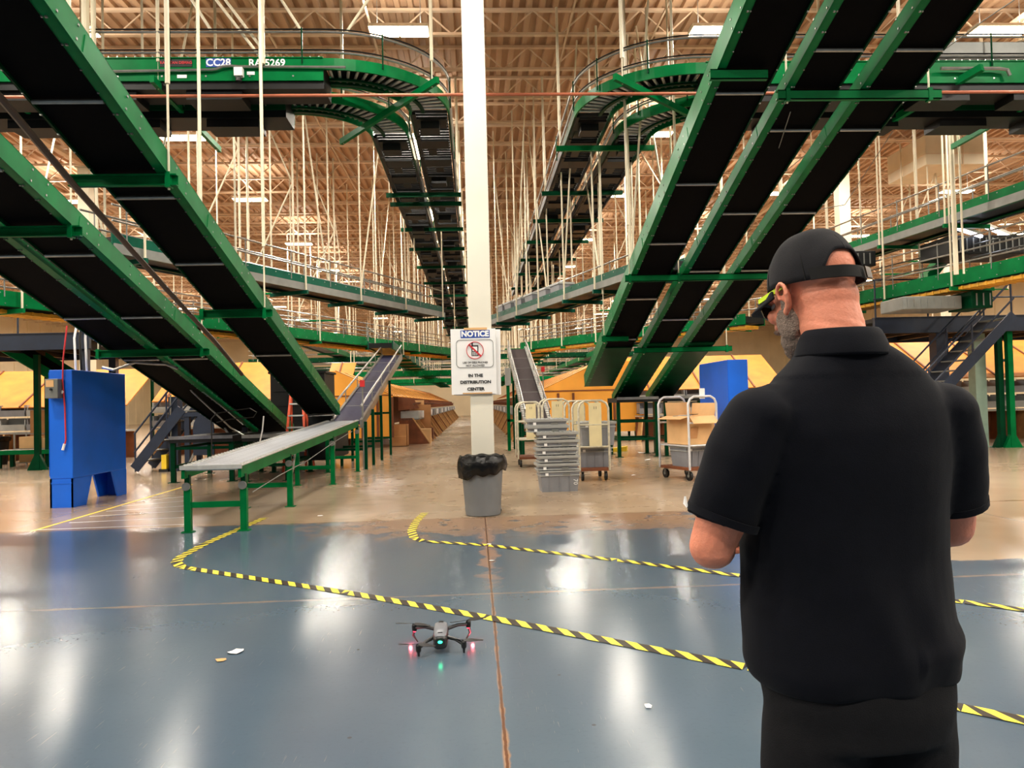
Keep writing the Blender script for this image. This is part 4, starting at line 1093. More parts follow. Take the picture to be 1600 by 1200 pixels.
# cables and conduits dangling under the foot of the pair of belts
for i, (pts, r, m_, lab) in enumerate((
    ([(283, 588), (300, 612), (330, 640), (360, 668), (398, 690)], .018, STEEL, 'long steel conduit slanting under the foot of the pair of belts'),
    ([(290, 585), (312, 608), (345, 634), (380, 664)], .012, STEEL, 'second thin conduit beside the long steel conduit under the belts'),
    ([(330, 742), (331, 690), (330, 655), (338, 646), (360, 642), (390, 638), (401, 644), (396, 652), (360, 655), (338, 660)], .012, BLACK, 'looped black cable hanging under the foot of the pair of belts'),
    ([(412, 650), (410, 672), (404, 700)], .014, PAPER, 'short pale tie rod beside the roller conveyor under the belts'))):
    mb = MB(); mb.tube([at(a_, b_, Y=15.9 + (.1 * k if i < 2 else 0)) for k, (a_, b_) in enumerate(pts)], r, 6); tag(mb.build('cable_run', m_), lab, 'cable')

# ---------------------------------------------------------------- notice sign on the column
yS = 10.95 - .16 - .03
a, b = at(706, 617, Y=yS), at(774, 513, Y=yS)
t = thing('notice_sign', 'white notice sign forbidding cell phones, taped round the white column above the trash can', 'sign', ((a.x + b.x) / 2, yS, a.z))
mb = MB(); mb.frame((a.x + .06, yS + .012, a.z - .012), (b.x - a.x, .03, 0), (0, .006, 0), (.008, 0, b.z - a.z)); mb.build('back_sheet', PAPER, t)
mb = MB(); mb.frame((a.x, yS, a.z), (b.x - a.x, 0, 0), (0, .008, 0), (0, 0, b.z - a.z)); mb.build('sheet', PAPER, t)
yq = yS - .002
def sx(px): return at(px, 565, Y=yS).x
def sz(py): return at(740, py, Y=yS).z
def rect(px0, px1, py0, py1, m, nm, dy=.003):
    mb = MB(); mb.box(sx(px0), sx(px1), yS - dy, yS, sz(py1), sz(py0)); return mb.build(nm, m, t)
rect(720.5, 766, 516, 528, BLUEINK, 'heading_band')
def stext(s_, px, py, size, m, **k): return text(s_, t, (sx(px), yS - .004, sz(py)), size, m, R90, **k)
stext('NOTICE', 743, 522, .105, WHITE, bold=.005)
# rounded frame
fr = []; x0, x1, z0_, z1_ = sx(713.5), sx(771), sz(574), sz(531); rr = .05
for cx, cz, q0 in ((x1 - rr, z1_ - rr, 0), (x0 + rr, z1_ - rr, 90), (x0 + rr, z0_ + rr, 180), (x1 - rr, z0_ + rr, 270)):
    for k in range(0, 91, 18):
        q = math.radians(q0 + k); fr.append(V((cx + rr * math.cos(q), yS - .002, cz + rr * math.sin(q))))
mb = MB(); mb.tube(fr + fr[:1], .004, 5); mb.build('frame_line', GREYSTEEL, t)
cx, cz = sx(742.5), sz(547.5); R = .118
mb = MB(); mb.tube([(cx + R * math.cos(2 * PI * k / 32), yS - .002, cz + R * math.sin(2 * PI * k / 32)) for k in range(33)], .013, 6, flat=.4); mb.build('prohibition_ring', REDINK, t)
mb = MB(); mb.frame((cx - .048, yS - .003, cz - .078), (.096, 0, 0), (0, .003, 0), (0, 0, .15)); mb.frame((cx - .046, yS - .003, cz + .06), (.02, 0, 0), (0, .003, 0), (0, 0, .05))
mb.build('phone_symbol', INK, t)
mb = MB(); mb.frame((cx - .034, yS - .005, cz - .01), (.068, 0, 0), (0, .002, 0), (0, 0, .062))
for i in range(3):
    for j in range(3): mb.frame((cx - .036 + i * .026, yS - .005, cz - .066 + j * .017), (.018, 0, 0), (0, .002, 0), (0, 0, .010))
mb.build('phone_screen', PAPER, t)
q = math.radians(45); mb = MB(); mb.bar((cx - R * math.cos(q), yS - .007, cz + R * math.sin(q)), (cx + R * math.cos(q), yS - .007, cz - R * math.sin(q)), .004, .022); mb.build('prohibition_bar', REDINK, t)
stext('USE OF CELL PHONES', 742.5, 566.5, .036, INK, bold=.0006); stext('NOT ALLOWED', 742.5, 571.3, .036, INK, bold=.0006)
stext('IN THE', 742.5, 587, .058, INK, bold=.0025, sx=1.12); stext('DISTRIBUTION', 742.5, 597.2, .058, INK, bold=.0025, sx=1.12); stext('CENTER', 742.5, 608, .058, INK, bold=.0025, sx=1.12)
rect(726, 762, 512, 515.5, CARD2, 'tape', .006); rect(722, 768, 613.5, 615.5, WOODL, 'tape', .004); rect(708, 773, 616, 616.6, INK, 'bottom_line')

# ---------------------------------------------------------------- trash can
cc = V((at(755, 800, Y=10.42).x, 10.42, 0))
t = thing('trash_can', 'grey round trash can with a black liner in front of the white column', 'trash can', cc)
mb = MB(); mb.lathe([(.22, .0), (.235, .015), (.262, .40), (.285, .70), (.285, .73), (.30, .735), (.30, .76), (.27, .76), (.24, .05), (.001, .05)], cc, 36); mb.build('body', CAN, t, smooth=True)
mb = MB()
import mathutils
def bagpt(q, z):
    h = .25 - .055 * math.cos(q) + .018 * math.sin(q * 5 + 1) + .008 * math.sin(q * 11)
    return h
rings = []
nb = 72
for k in range(11):
    f = k / 10; ring = []
    for j in range(nb):
        q = 2 * PI * j / nb; drop = bagpt(q, 0)
        fold = .007 * math.sin(q * 13 + 3 * f) * f + .005 * math.sin(q * 23 - 5 * f) * f
        r = .272 + (.030 * min(1, f * 6)) + .030 * math.sin(min(1, f * 1.1) * PI * .9) + fold
        z = .775 + .02 * math.sin(min(1, f * 5) * PI) - max(0, f - .08) * drop + .01 * math.sin(q * 9)
        ring.append(cc + V((r * math.cos(q), r * math.sin(q), z)))
    rings.append(ring)
inner = [[cc + V((rq * math.cos(2 * PI * j / nb), rq * math.sin(2 * PI * j / nb), zz)) for j in range(nb)] for rq, zz in ((.225, .30), (.262, .74))]
rings = inner + rings
vs = [p for r in rings for p in r]; fs = [(i * nb + j, i * nb + (j + 1) % nb, (i + 1) * nb + (j + 1) % nb, (i + 1) * nb + j) for i in range(len(rings) - 1) for j in range(nb)]
fs.append(tuple(range(nb - 1, -1, -1)))
mb.add(vs, fs); o = mb.build('liner', BAG, t, smooth=True); sm = o.modifiers.new('thick', 'SOLIDIFY'); sm.thickness = .006

# ---------------------------------------------------------------- totes and carts
def tote(c, w, d, h, label, group=None, lid=True, rz=0.0, ribs=True, name='tote', cat='tote', marks=False, flaps=True):
    """attached-lid tote: tapered ribbed body, wide rim, folded lid flaps"""
    c = V(c); t = thing(name, label, cat, c, group); A = Matrix.Rotation(rz, 3, 'Z')
    T = lambda x, y, z: c + A @ V((x, y, z))
    i = .045; mb = MB()
    lo = [T(-w / 2 + i, -d / 2 + i, 0), T(w / 2 - i, -d / 2 + i, 0), T(w / 2 - i, d / 2 - i, 0), T(-w / 2 + i, d / 2 - i, 0)]
    hi = [T(-w / 2 + .012, -d / 2 + .012, h), T(w / 2 - .012, -d / 2 + .012, h), T(w / 2 - .012, d / 2 - .012, h), T(-w / 2 + .012, d / 2 - .012, h)]
    mb.add(lo + hi, [(0, 3, 2, 1), (4, 5, 6, 7), (0, 1, 5, 4), (1, 2, 6, 5), (2, 3, 7, 6), (3, 0, 4, 7)])
    for k in (-.25, 0, .25):
        for sy in (-1, 1):
            a, b = T(k * w - .006, sy * (d / 2 - i + .003), .01), T(k * w - .006, sy * (d / 2 - .010), h * .8)
            mb.frame(a, A @ V((.012, 0, 0)), b - a, A @ V((0, sy * .010, 0)))
    mb.build('body', TOTE, t)
    mb = MB()
    for z, e, hh in ((h - .012, .006, .022), (h - .075, -.002, .016)):
        o = T(-w / 2 - e, -d / 2 - e, z); mb.frame(o, A @ V((w + 2 * e, 0, 0)), A @ V((0, d + 2 * e, 0)), V((0, 0, hh)))
    mb.build('rim', TOTEL, t)
    if lid:
        for k, sgn in (('a', -1), ('b', 1)):
            mb = MB(); o = T(0 if sgn > 0 else -w / 2 - .01, -d / 2 - .012, h + .008); mb.frame(o, A @ V((w / 2 + .01, 0, 0)), A @ V((0, d + .024, 0)), V((0, 0, .024)))
            for q in range(4): mb.frame(T(sgn * (.03 + q * w * .11), -d * .42, h + .03), A @ V((sgn * .02, 0, 0)), A @ V((0, d * .84, 0)), V((0, 0, .012)))
            mb.build('lid_flap', TOTEL, t)
    mb = MB(); mb.frame(T(-w * .36, -d / 2 - .004, h - .068), A @ V((.05, 0, 0)), A @ V((0, .004, 0)), V((0, 0, .045))); mb.build('label', PAPER, t)
    mb = MB(); mb.frame(T(.05, -d / 2 - .005, h - .06), A @ V((.12, 0, 0)), A @ V((0, .004, 0)), V((0, 0, .03))); mb.build('latch', GREYSTEEL, t)
    if marks: text('70', t, T(w * .38, -d / 2 + i - .03, .16), .10, WHITE, (PI / 2, PI / 2, 0), name='marking')
    return t
s0 = at(873, 769, z=0); gx, gy = s0.x, s0.y + .24; tg = 'totes in the nested stack'
tote((gx + .02, gy, 0), .68, .46, .34, 'bottom grey tote of the tall nested stack, with white marking on its side', tg, lid=False, rz=.05, marks=True)
tote((gx + .0, gy + .01, .35), .70, .46, .09, 'grey tote rim just above the bottom tote of the stack', tg, lid=True, rz=.04, ribs=False)
tote((gx + .01, gy, .47), .68, .46, .10, 'third grey tote from the floor in the nested stack', tg, lid=True, rz=.06)
tote((gx - .01, gy, .60), .69, .46, .10, 'fourth grey tote from the floor in the nested stack', tg, lid=True, rz=.03)
tote((gx + .01, gy + .01, .73), .68, .46, .10, 'fifth grey tote from the floor in the nested stack', tg, lid=True, rz=.06)
tote((gx - .0, gy, .86), .68, .46, .10, 'sixth grey tote from the floor, uppermost of the aligned ones', tg, lid=True, rz=.04)
tote((gx - .14, gy + .1, .99), .68, .46, .08, 'second grey tote from the top, shifted towards the booster belt', tg, lid=True, rz=.05)
tote((gx - .15, gy + .1, 1.10), .68, .46, .08, 'topmost grey tote of the nested stack, shifted towards the booster belt', tg, lid=True, rz=.03)

def cart(c, w, d, h, label, rz=0, m=None, panel=True, shelf=.62, grp='hand carts', hoop2=True):
    c = V(c); t = thing('hand_cart', label, 'cart', c, grp); A = Matrix.Rotation(rz, 3, 'Z'); m = m or CREAM2
    T = lambda x, y, z: c + A @ V((x, y, z))
    for sy in ((-1, 1) if hoop2 else (-1,)):
        y = sy * d / 2; pts = [T(-w / 2, y, .2), T(-w / 2, y, h - .14), T(-w / 2 + .04, y, h - .05), T(-w / 2 + .13, y, h), T(w / 2 - .13, y, h), T(w / 2 - .04, y, h - .05), T(w / 2, y, h - .14), T(w / 2, y, .2)]
        mb = MB(); mb.tube(pts, .021, 8); fr = mb.build('tube_frame', m, t, smooth=True)
        for z in (shelf + .02, 1.05):
            mb = MB(); mb.tube([T(-w / 2, y, z), T(w / 2, y, z)], .016, 8); mb.build('cross_tube', m, fr)
    mb = MB(); mb.frame(T(-w / 2, -d / 2, .19), A @ V((w, 0, 0)), A @ V((0, d, 0)), V((0, 0, .05))); mb.build('deck', PLYD, t)
    mb = MB(); mb.frame(T(-w / 2, -d / 2 + .02, shelf), A @ V((w, 0, 0)), A @ V((0, d - .04, 0)), V((0, 0, .02))); mb.build('shelf', m, t)
    for sy in (-1, 1):
        for sxx in (-1, 1):
            p = T(sxx * (w / 2 - .06), sy * (d / 2 - .1), .09); ax = A @ V((1, 0, 0))
            mb = MB(); mb.tube([p - ax * .022, p + ax * .022], .085, 18); wh = mb.build('wheel', BLACK, t)
            mb = MB(); mb.tube([p - ax * .028, p + ax * .028], .03, 10); mb.build('hub', GREYSTEEL, wh)
            mb = MB(); mb.bar(p + V((0, 0, .03)), p + V((0, 0, .11)), .07, .05, up=(1, 0, 0)); mb.build('fork', STEEL, wh)
    if panel:
        mb = MB(); mb.frame(T(-w * .16, -d / 2 - .012, shelf + .02), A @ V((w * .42, 0, 0)), A @ V((0, .008, 0)), V((0, 0, h - shelf - .06))); mb.build('card_panel', BEIGE, t)
        for k in (-.02, .02):
            mb = MB(); mb.frame(T(w * .05 + k, -d / 2 - .015, h - .16), A @ V((.008, 0, 0)), A @ V((0, .004, 0)), V((0, 0, .05))); mb.build('slot', INK, t)
    return t, T
CREAM2 = mat('worn cream tube', (206, 200, 178), .45, .3, .18, 14)
k0 = at(930, 752, z=0); cx_, cy_ = k0.x, k0.y + .45
cart((cx_, cy_, 0), .56, .9, 1.5, 'cream tubed hand cart with a beige panel and totes, beside the nested totes')
tg2 = 'totes on the hand carts'
tote((cx_ + .05, cy_ + .0, .24), .66, .5, .36, 'grey tote with handholes on the lower deck of the beige panelled cart', tg2, lid=False)
mbh = MB()
tote((cx_ + .12, cy_ + .02, .645), .68, .5, .42, 'large grey tote on the upper shelf of the beige panelled cart', tg2, lid=True)
cart((cx_ - .50, cy_ + 1.9, 0), .56, .9, 1.55, 'hand cart with beige panel standing behind the nested totes', panel=True)
cart((cx_ - .95, cy_ + 3.4, 0), .56, .9, 1.5, 'hand cart farthest back behind the nested totes', panel=True)
cart((cx_ + .05, cy_ + 2.6, 0), .56, .9, 1.5, 'hand cart standing directly behind the beige panelled cart', panel=True)
k1 = at(1078, 752, z=0)
WT = mat('white cart tube', (214, 216, 220), .4, .3, .1, 12)
cart((k1.x + .12, k1.y + .50, 0), .62, .95, 1.53, 'white tubed hand cart loaded with an open carton, beside the man\'s sleeve', rz=.35, m=WT, panel=False)
tote((k1.x + .16, k1.y + .48, .24), .58, .55, .36, 'grey tote on the lower deck of the white tubed cart', tg2, lid=False, rz=.35)
t = thing('cardboard_box', 'open brown carton full of papers on the white tubed cart', 'box', (k1.x + .2, k1.y + .5, .645))
A = Matrix.Rotation(.35, 3, 'Z'); cB = V((k1.x + .18, k1.y + .50, .645)); Tb = lambda x, y, z: cB + A @ V((x, y, z))
mb = MB(); w_, d_, h_ = .56, .72, .52
for (x, y, ax, ay) in ((-w_ / 2, -d_ / 2, w_, .012), (-w_ / 2, d_ / 2 - .012, w_, .012), (-w_ / 2, -d_ / 2, .012, d_), (w_ / 2 - .012, -d_ / 2, .012, d_)): mb.frame(Tb(x, y, 0), A @ V((ax, 0, 0)), A @ V((0, ay, 0)), V((0, 0, h_)))
mb.frame(Tb(-w_ / 2, -d_ / 2, 0), A @ V((w_, 0, 0)), A @ V((0, d_, 0)), V((0, 0, .012))); mb.build('carton', CARD2, t)
for (o, a_, b_) in ((Tb(-w_ / 2, -d_ / 2, h_), (w_, 0, 0), (-.05, -.2, -.13)), (Tb(-w_ / 2, d_ / 2, h_), (w_, 0, 0), (0, .04, .26)), (Tb(-w_ / 2, -d_ / 2, h_), (0, d_, 0), (-.2, 0, -.05)), (Tb(w_ / 2, -d_ / 2, h_), (0, d_, 0), (.04, 0, .24))):
    mb = MB(); mb.frame(o, A @ V(a_), A @ V(b_), V((0, 0, .01)) if b_[2] < .2 else A @ V((.01, .01, 0))); mb.build('flap', CARD2, t)
mb = MB(); mb.frame(Tb(-w_ / 2 - .004, -d_ / 2 - .006, .12), A @ V((.16, 0, 0)), A @ V((0, .006, 0)), V((.03, 0, .2))); mb.build('torn_patch', CARD, t)
for i in range(6):
    mb = MB(); z = h_ - .05 + .012 * i; q = Matrix.Rotation(i * .7, 3, 'Z'); mb.frame(Tb(-.2 + .05 * i, -.25 + .07 * i, z), A @ q @ V((.24, 0, 0)), A @ q @ V((0, .2, .02)), V((0, 0, .008)))
    tag(mb.build('paper_bundle', (PAPER, DARKBOX, PAPER, TOTEL)[i % 4], origin=None), 'paper bundle lying in the open carton on the white tubed cart', 'papers', 'papers in the open carton')
p = Tb(-.1, -.44, .84); mb = MB(); mb.frame(p, A @ V((.12, 0, 0)), A @ V((0, .004, 0)), V((0, 0, .19))); tag(mb.build('paper_tag', PAPER), 'white paper tag hanging on the white tubed cart above the carton flap', 'tag')

# ---------------------------------------------------------------- ladder
a = at(449, 722, z=0); lx, ly = -4.27, 18.75
t = thing('step_ladder', 'orange fibreglass step ladder standing beside the foot of the steep belt', 'ladder', (lx, ly, 0))
H_ = 1.85
for s_ in (-1, 1):
    mb = MB(); mb.bar((lx + s_ * .27, ly - .35, 0), (lx + s_ * .14, ly, H_), .05, .07); mb.build('front_rail', LADDER, t)
    mb = MB(); mb.bar((lx + s_ * .27, ly + .55, 0), (lx + s_ * .14, ly + .05, H_ - .05), .04, .05); mb.build('rear_rail', LADDER, t)
for i in range(6):
    f = (i + .7) / 6.6; w = .27 - .13 * f; mb = MB(); yy = ly - .35 + .35 * f; mb.box(lx - w, lx + w, yy - .05, yy + .06, H_ * f - .02, H_ * f + .015); mb.build('step', ROLLER, t)
mb = MB(); mb.box(lx - .15, lx + .15, ly - .06, ly + .1, H_ - .01, H_ + .05); mb.build('top_cap', LADDER, t)

# low things far on the blue cabinet side
t = thing('waste_bin', 'dark round waste bin beside the green posts at the far edge', 'bin', (-14.5, 24.2, 0)); mb = MB(); mb.lathe([(.22, 0), (.28, .8), (.3, .8), (.3, .84), (.26, .84), (.2, .05)], (-14.5, 24.2, 0), 20); mb.build('body', DARKBOX, t, smooth=True)
mb = MB(); mb.lathe([(.305, .70), (.33, .78), (.315, .85), (.26, .85), (.26, .7)], (-14.5, 24.2, 0), 20); mb.build('liner', BAG, t, smooth=True)
t = thing('cardboard_box', 'big orange brown cardboard box behind the green post and the blue cabinet', 'box', (-12.6, 23.6, 0))
mb = MB(); mb.box(-13.4, -11.95, 23.9, 25.0, .1, 1.62); mb.build('carton', CARD, t); mb = MB(); mb.box(-13.45, -11.9, 23.85, 25.05, 0, .1); mb.build('pallet', WOODL, t)
t = thing('low_conveyor', 'low green roller table behind the blue cabinet', 'conveyor', (-12.8, 22.6, 0))
for yy in (22.3, 22.9): mb = MB(); mb.box(-13.5, -10.9, yy - .03, yy + .03, .38, .5); mb.build('side_rail', GREEN, t)
mb = MB(); mb.box(-13.5, -10.9, 22.33, 22.87, .46, .5); mb.build('roller_bed', STEEL, t)
for x in (-13.35, -12.2, -11.05):
    for yy in (22.3, 22.9): mb = MB(); mb.box(x - .05, x + .05, yy - .04, yy + .04, 0, .38); mb.build('leg', DGREEN, t)
t = thing('wire_cage', 'pale wire cage of goods behind the low roller table', 'cage', (-12.7, 23.4, 0))
mb = MB()
for x in (-13.4, -12.7, -12.0):
    for y in (23.1, 23.7): mb.box(x - .02, x + .02, y - .02, y + .02, 0, .95)
for z in (.1, .5, .93): mb.box(-13.4, -12.0, 23.09, 23.11, z - .012, z + .012)
mb.build('frame', STEEL, t); mb = MB(); mb.box(-13.3, -12.75, 23.15, 23.65, .1, .85); mb.build('sack', CARD2, t); mb = MB(); mb.box(-12.65, -12.1, 23.15, 23.65, .1, .8); mb.build('sack', CARD2, t)
# small floor things near the carts
a = at(968, 706, z=0); mb = MB(); mb.prism([(a.x - .25, a.y, 0), (a.x + .25, a.y + .2, 0), (a.x + .25, a.y + .2, .14), (a.x - .25, a.y, .1)], (.1, .35, 0)); tag(mb.build('wheel_chock', YELLOW), 'yellow wheel chock on the floor behind the tote cart', 'chock')

# ---------------------------------------------------------------- hazard tape, floor lines and litter
def tape(pts, w, label, stripe=.085):
    P = [at(a, b, z=0) for a, b in pts]; mb = MB(); z = .0025; off = 0.0
    for i in range(len(P) - 1):
        a, b = P[i], P[i + 1]; L = (b - a).length; u = (b - a) / L; s = V((-u.y, u.x, 0)) * (w / 2)
        k = math.floor(off / stripe); sh = w * 1.3
        cuts = []; x = (k * stripe) - off
        while x < L + sh:
            x0, x1 = x, x + stripe
            q = []
            for (xx, sd) in ((x0 + sh, -1), (x1 + sh, -1), (x1, 1), (x0, 1)):
                q.append((min(max(xx - sh / 2, 0), L), sd))
            pp = [a + u * xx + s * sd + V((0, 0, z)) for xx, sd in q]
            if (q[1][0] - q[0][0]) + (q[2][0] - q[3][0]) > .004:
                mb.face(pp, mi=int(k) % 2)
            x += stripe; k += 1
        off += L
        z += .0003
    n = len(mb.v)
    return tag(mb.build('hazard_tape', [TAPEY, TAPEK], origin=P[0]), label, 'tape', 'hazard tape lines on the floor')
tape([(414, 809), (320, 850), (281, 871), (275, 879), (283, 886), (300, 889), (540, 926), (760, 965), (1165, 1043), (1503, 1107), (1680, 1143)], .105, 'yellow and black hazard tape running past the drone from the roller conveyor leg')
tape([(664, 801), (650, 815), (643, 830), (647, 841), (662, 846), (760, 852), (960, 875), (1158, 900), (1505, 941), (1680, 964)], .105, 'yellow and black hazard tape curving round near the trash can')
def fline(a, b, w, m, label):
    a, b = at(*a, z=0), at(*b, z=0); u = (b - a).normalized(); s = V((-u.y, u.x, 0)) * w / 2; mb = MB(); z = V((0, 0, .0015))
    mb.face([a - s + z, b - s + z, b + s + z, a + s + z]); tag(mb.build('floor_line', m), label, 'floor marking', 'painted floor lines')
fline((50, 830), (300, 757), .05, YELLOW, 'thin yellow floor line slanting from the blue cabinet towards the stands')
for i, (y, x0) in enumerate(((828, 58), (817, 108), (807, 140), (799, 166), (791, 190), (784, 214))):
    fline((x0, y), (298, y - 9), .03, PAPER, 'thin white floor line beside the roller conveyor, %s from the camera' % ORD[i])
def scrap(px, py, s, m, label, n=6, sd=1):
    rnd = random.Random(sd); a = at(px, py, z=0); mb = MB(); top = []
    for k in range(n):
        q = 2 * PI * k / n; r = s * (.6 + .6 * rnd.random()); top.append(a + V((r * math.cos(q), r * math.sin(q), .004 + rnd.random() * s * .25)))
    for k in range(n): mb.face([a + V((0, 0, .012)), top[k], top[(k + 1) % n]])
    tag(mb.build('paper_scrap', m), label, 'litter', None)
scrap(371, 1019, .05, PAPER, 'crumpled white paper scrap on the blue floor left of the drone', 9, 3)
scrap(347, 1032, .035, WOODL, 'small tan flake on the blue floor beside the white paper scrap', 6, 4)
scrap(1012, 1105, .022, PAPER, 'tiny white paper scrap on the blue floor between the drone and the man', 6, 5)
scrap(768, 877, .03, PAPER, 'small white scrap on the floor joint below the trash can', 6, 6)
scrap(764, 851, .035, PAPER, 'white scrap lying on the hazard tape below the trash can', 6, 7)
scrap(1012, 719, .10, PAPER, 'white paper lying on the floor before the green stand legs', 5, 8)
scrap(990, 743, .06, PAPER, 'white scrap on the floor beside the tote cart wheels', 5, 9)
scrap(1004, 708, .14, TOTEL, 'flat pale strip on the floor at the foot of the green stand', 5, 10)
scrap(500, 807, .05, PAPER, 'white scrap on the joint beside the roller conveyor', 5, 11)
# ---------------------------------------------------------------- drone
from mathutils import noise as NZ
DK = mat('dark grey drone shell', (30, 31, 34), .4, 0, .1, 30)
LG = mat('light grey drone shell', (150, 153, 160), .4, .1, .05, 30)
GLED = mat('green status light', (40, 255, 170), .4, 0, 0, emit=(30, 255, 170), stren=14)
RLED = mat('red arm light', (255, 40, 60), .4, 0, 0, emit=(255, 40, 60), stren=14)


def loft(mb, rings, n=24, e=2.0, mi=None):
    """rings: (centre, ax, ay) with full vectors for the two half axes; superellipse exponent e"""
    vs = []
    for c, ax, ay in rings:
        c, ax, ay = V(c), V(ax), V(ay)
        for j in range(n):
            q = 2 * PI * j / n; cs, sn = math.cos(q), math.sin(q)
            vs.append(c + ax * (abs(cs) ** (2 / e) * (1 if cs >= 0 else -1)) + ay * (abs(sn) ** (2 / e) * (1 if sn >= 0 else -1)))
    m = len(rings); fs = [(i * n + j, i * n + (j + 1) % n, (i + 1) * n + (j + 1) % n, (i + 1) * n + j) for i in range(m - 1) for j in range(n)]
    fs.append(tuple(range(n - 1, -1, -1))); fs.append(tuple((m - 1) * n + j for j in range(n)))
    return mb.add(vs, fs, mi)


dc = at(690, 1008, z=0.0); dc = V((dc.x, 4.80, 0))
t = thing('drone', 'small dark quadcopter drone with a green light, on the blue floor by the hazard tape', 'drone', dc)
D = lambda x, y, z: dc + V((x, y, z))
mb = MB(); loft(mb, [(D(0, y, z), (w, 0, 0), (0, 0, h)) for y, w, h, z in ((-.125, .030, .030, .066), (-.11, .042, .042, .068), (-.05, .046, .046, .075), (.04, .046, .044, .085), (.09, .040, .036, .092), (.115, .026, .024, .088))], 24, 3.2)
mb.build('fuselage', DK, t, smooth=True)
mb = MB(); loft(mb, [(D(0, y, z), (w, 0, 0), (0, 0, h)) for y, w, h, z in ((-.118, .026, .010, .098), (-.10, .038, .018, .107), (-.03, .042, .022, .116), (.05, .041, .022, .122), (.09, .034, .016, .118))], 20, 3.0)
bk = mb.build('battery_shell', mat('mid grey drone shell', (112, 115, 122), .4, .1, .05, 30), t, smooth=True)
for yy, zz in ((-.092, .124), (.055, .1445)):
    mb = MB(); mb.box(dc.x - .014, dc.x + .014, dc.y + yy - .012, dc.y + yy + .012, zz - .004, zz + .001); mb.build('vent_window', BLACK, bk)
mb = MB(); mb.ell(D(0, -.126, .072), (.013, .006, .008)); mb.build('status_light', GLED, t)
mb = MB(); mb.ell(D(0, .125, .06), (.022, .022, .022)); mb.build('gimbal_camera', BLACK, t)
def blade(c, ang, L=.118, droop=0):
    c = V(c); u = V((math.cos(ang), math.sin(ang), droop)); s = V((-math.sin(ang), math.cos(ang), 0)); mb = MB(); n = 8; top = []
    for k in range(n + 1):
        f = k / n; w = .004 + .013 * math.sin(min(1, f * 1.15 + .12) * PI * .86) ; tw = .35 - .3 * f
        top.append((c + u * L * f + s * w + V((0, 0, w * tw)), c + u * L * f - s * w - V((0, 0, w * tw))))
    vs = [p for ab in top for p in ab]; vs += [p - V((0, 0, .0018)) for p in vs]; m = 2 * (n + 1)
    fs = [(2 * k, 2 * k + 1, 2 * k + 3, 2 * k + 2) for k in range(n)] + [(m + 2 * k, m + 2 * k + 2, m + 2 * k + 3, m + 2 * k + 1) for k in range(n)]
    fs += [(2 * k, 2 * k + 2, m + 2 * k + 2, m + 2 * k) for k in range(n)] + [(2 * k + 3, 2 * k + 1, m + 2 * k + 1, m + 2 * k + 3) for k in range(n)]
    fs += [(0, m, m + 1, 1), (2 * n + 1, m + 2 * n + 1, m + 2 * n, 2 * n)]
    return mb.add(vs, fs)
for (bx, by, bz, mx, my, mz, foot, angs) in ((-.04, .06, .10, -.172, .12, .094, 1, (2.95, -.55)), (.04, .06, .10, .168, .12, .104, 1, (.35, -2.75)),
                                              (-.042, -.06, .082, -.128, -.15, .048, 0, (3.05, -.5)), (.042, -.06, .082, .142, -.12, .052, 0, (-.12, 2.6))):
    mb = MB(); mb.tube([D(bx, by, bz), D((bx + mx) / 2, (by + my) / 2, (bz + mz) / 2 + .008), D(mx, my, mz)], .011, 8, rad=[.013, .010, .011]); ar = mb.build('arm', DK, t, smooth=True)
    mb = MB(); mb.lathe([(.014, -.02), (.016, -.012), (.016, .016), (.011, .024)], D(mx, my, mz), 16); mb.build('motor', BLACK, ar)
    if foot:
        mb = MB(); mb.tube([D(mx, my, mz - .01), D(mx * 1.06, my + .02, mz * .45), D(mx * 1.0 - (.02 if mx > 0 else -.02), my + .005, .003)], .008, 8, rad=[.010, .008, .0045]); mb.build('landing_leg', DK, ar)
        mb = MB(); mb.ell(D(mx * 1.0, my, mz - .022), (.009, .009, .005)); mb.build('arm_light', RLED, ar)
        l = bpy.data.lights.new('arm_lamp', 'POINT'); l.energy = .35; l.color = (1, .12, .16); l.shadow_soft_size = .01
        lo = bpy.data.objects.new('arm_lamp', l); COL.objects.link(lo); lo.location = D(mx * 1.15, my - .005, .03)
    else:
        mb = MB(); mb.tube([D(mx, my, mz - .01), D(mx, my, .002)], .008, 8, rad=[.011, .006]); mb.build('landing_leg', DK, ar)
    for a_ in angs:
        mb = blade(D(mx, my, mz + .027), a_); mb.build('propeller_blade', DK, ar)

# ---------------------------------------------------------------- the man
SKIN = mat('ruddy skin', (226, 142, 113), .5, 0, .10, 22, bump=.12, bscale=160, spec=.4)
SKIN.node_tree.nodes['Principled BSDF'].inputs['Subsurface Weight'].default_value = .12
SKIN.node_tree.nodes['Principled BSDF'].inputs['Subsurface Radius'].default_value = (.012, .005, .003)
SHIRT = mat('black navy polo knit', (8, 10, 18), .85, 0, .12, 30, bump=.10, bscale=500, spec=.12, sheen=.03)
TROUS = mat('dark charcoal trousers', (18, 18, 21), .85, 0, .15, 40, bump=.2, bscale=500, spec=.2)
CAPM = mat('black cap twill', (24, 24, 28), .85, 0, .12, 40, bump=.2, bscale=600, spec=.15, sheen=.05)
STRAP = mat('black strap', (10, 10, 11), .7, 0, .1, 40, spec=.2)
BEARD = mat('grey beard stubble', (150, 132, 120), .8, 0, .3, 160, bump=.6, bscale=300, spec=.2)
LIME = mat('lime glasses arm', (206, 236, 40), .35, 0, 0)
LENS = mat('dark glass lens', (20, 24, 26), .08, 0, 0, spec=.8)
EYEW = mat('eye white', (236, 232, 226), .2, 0, 0)
SHOE = mat('black shoe leather', (16, 15, 15), .4, 0, .1, 20)

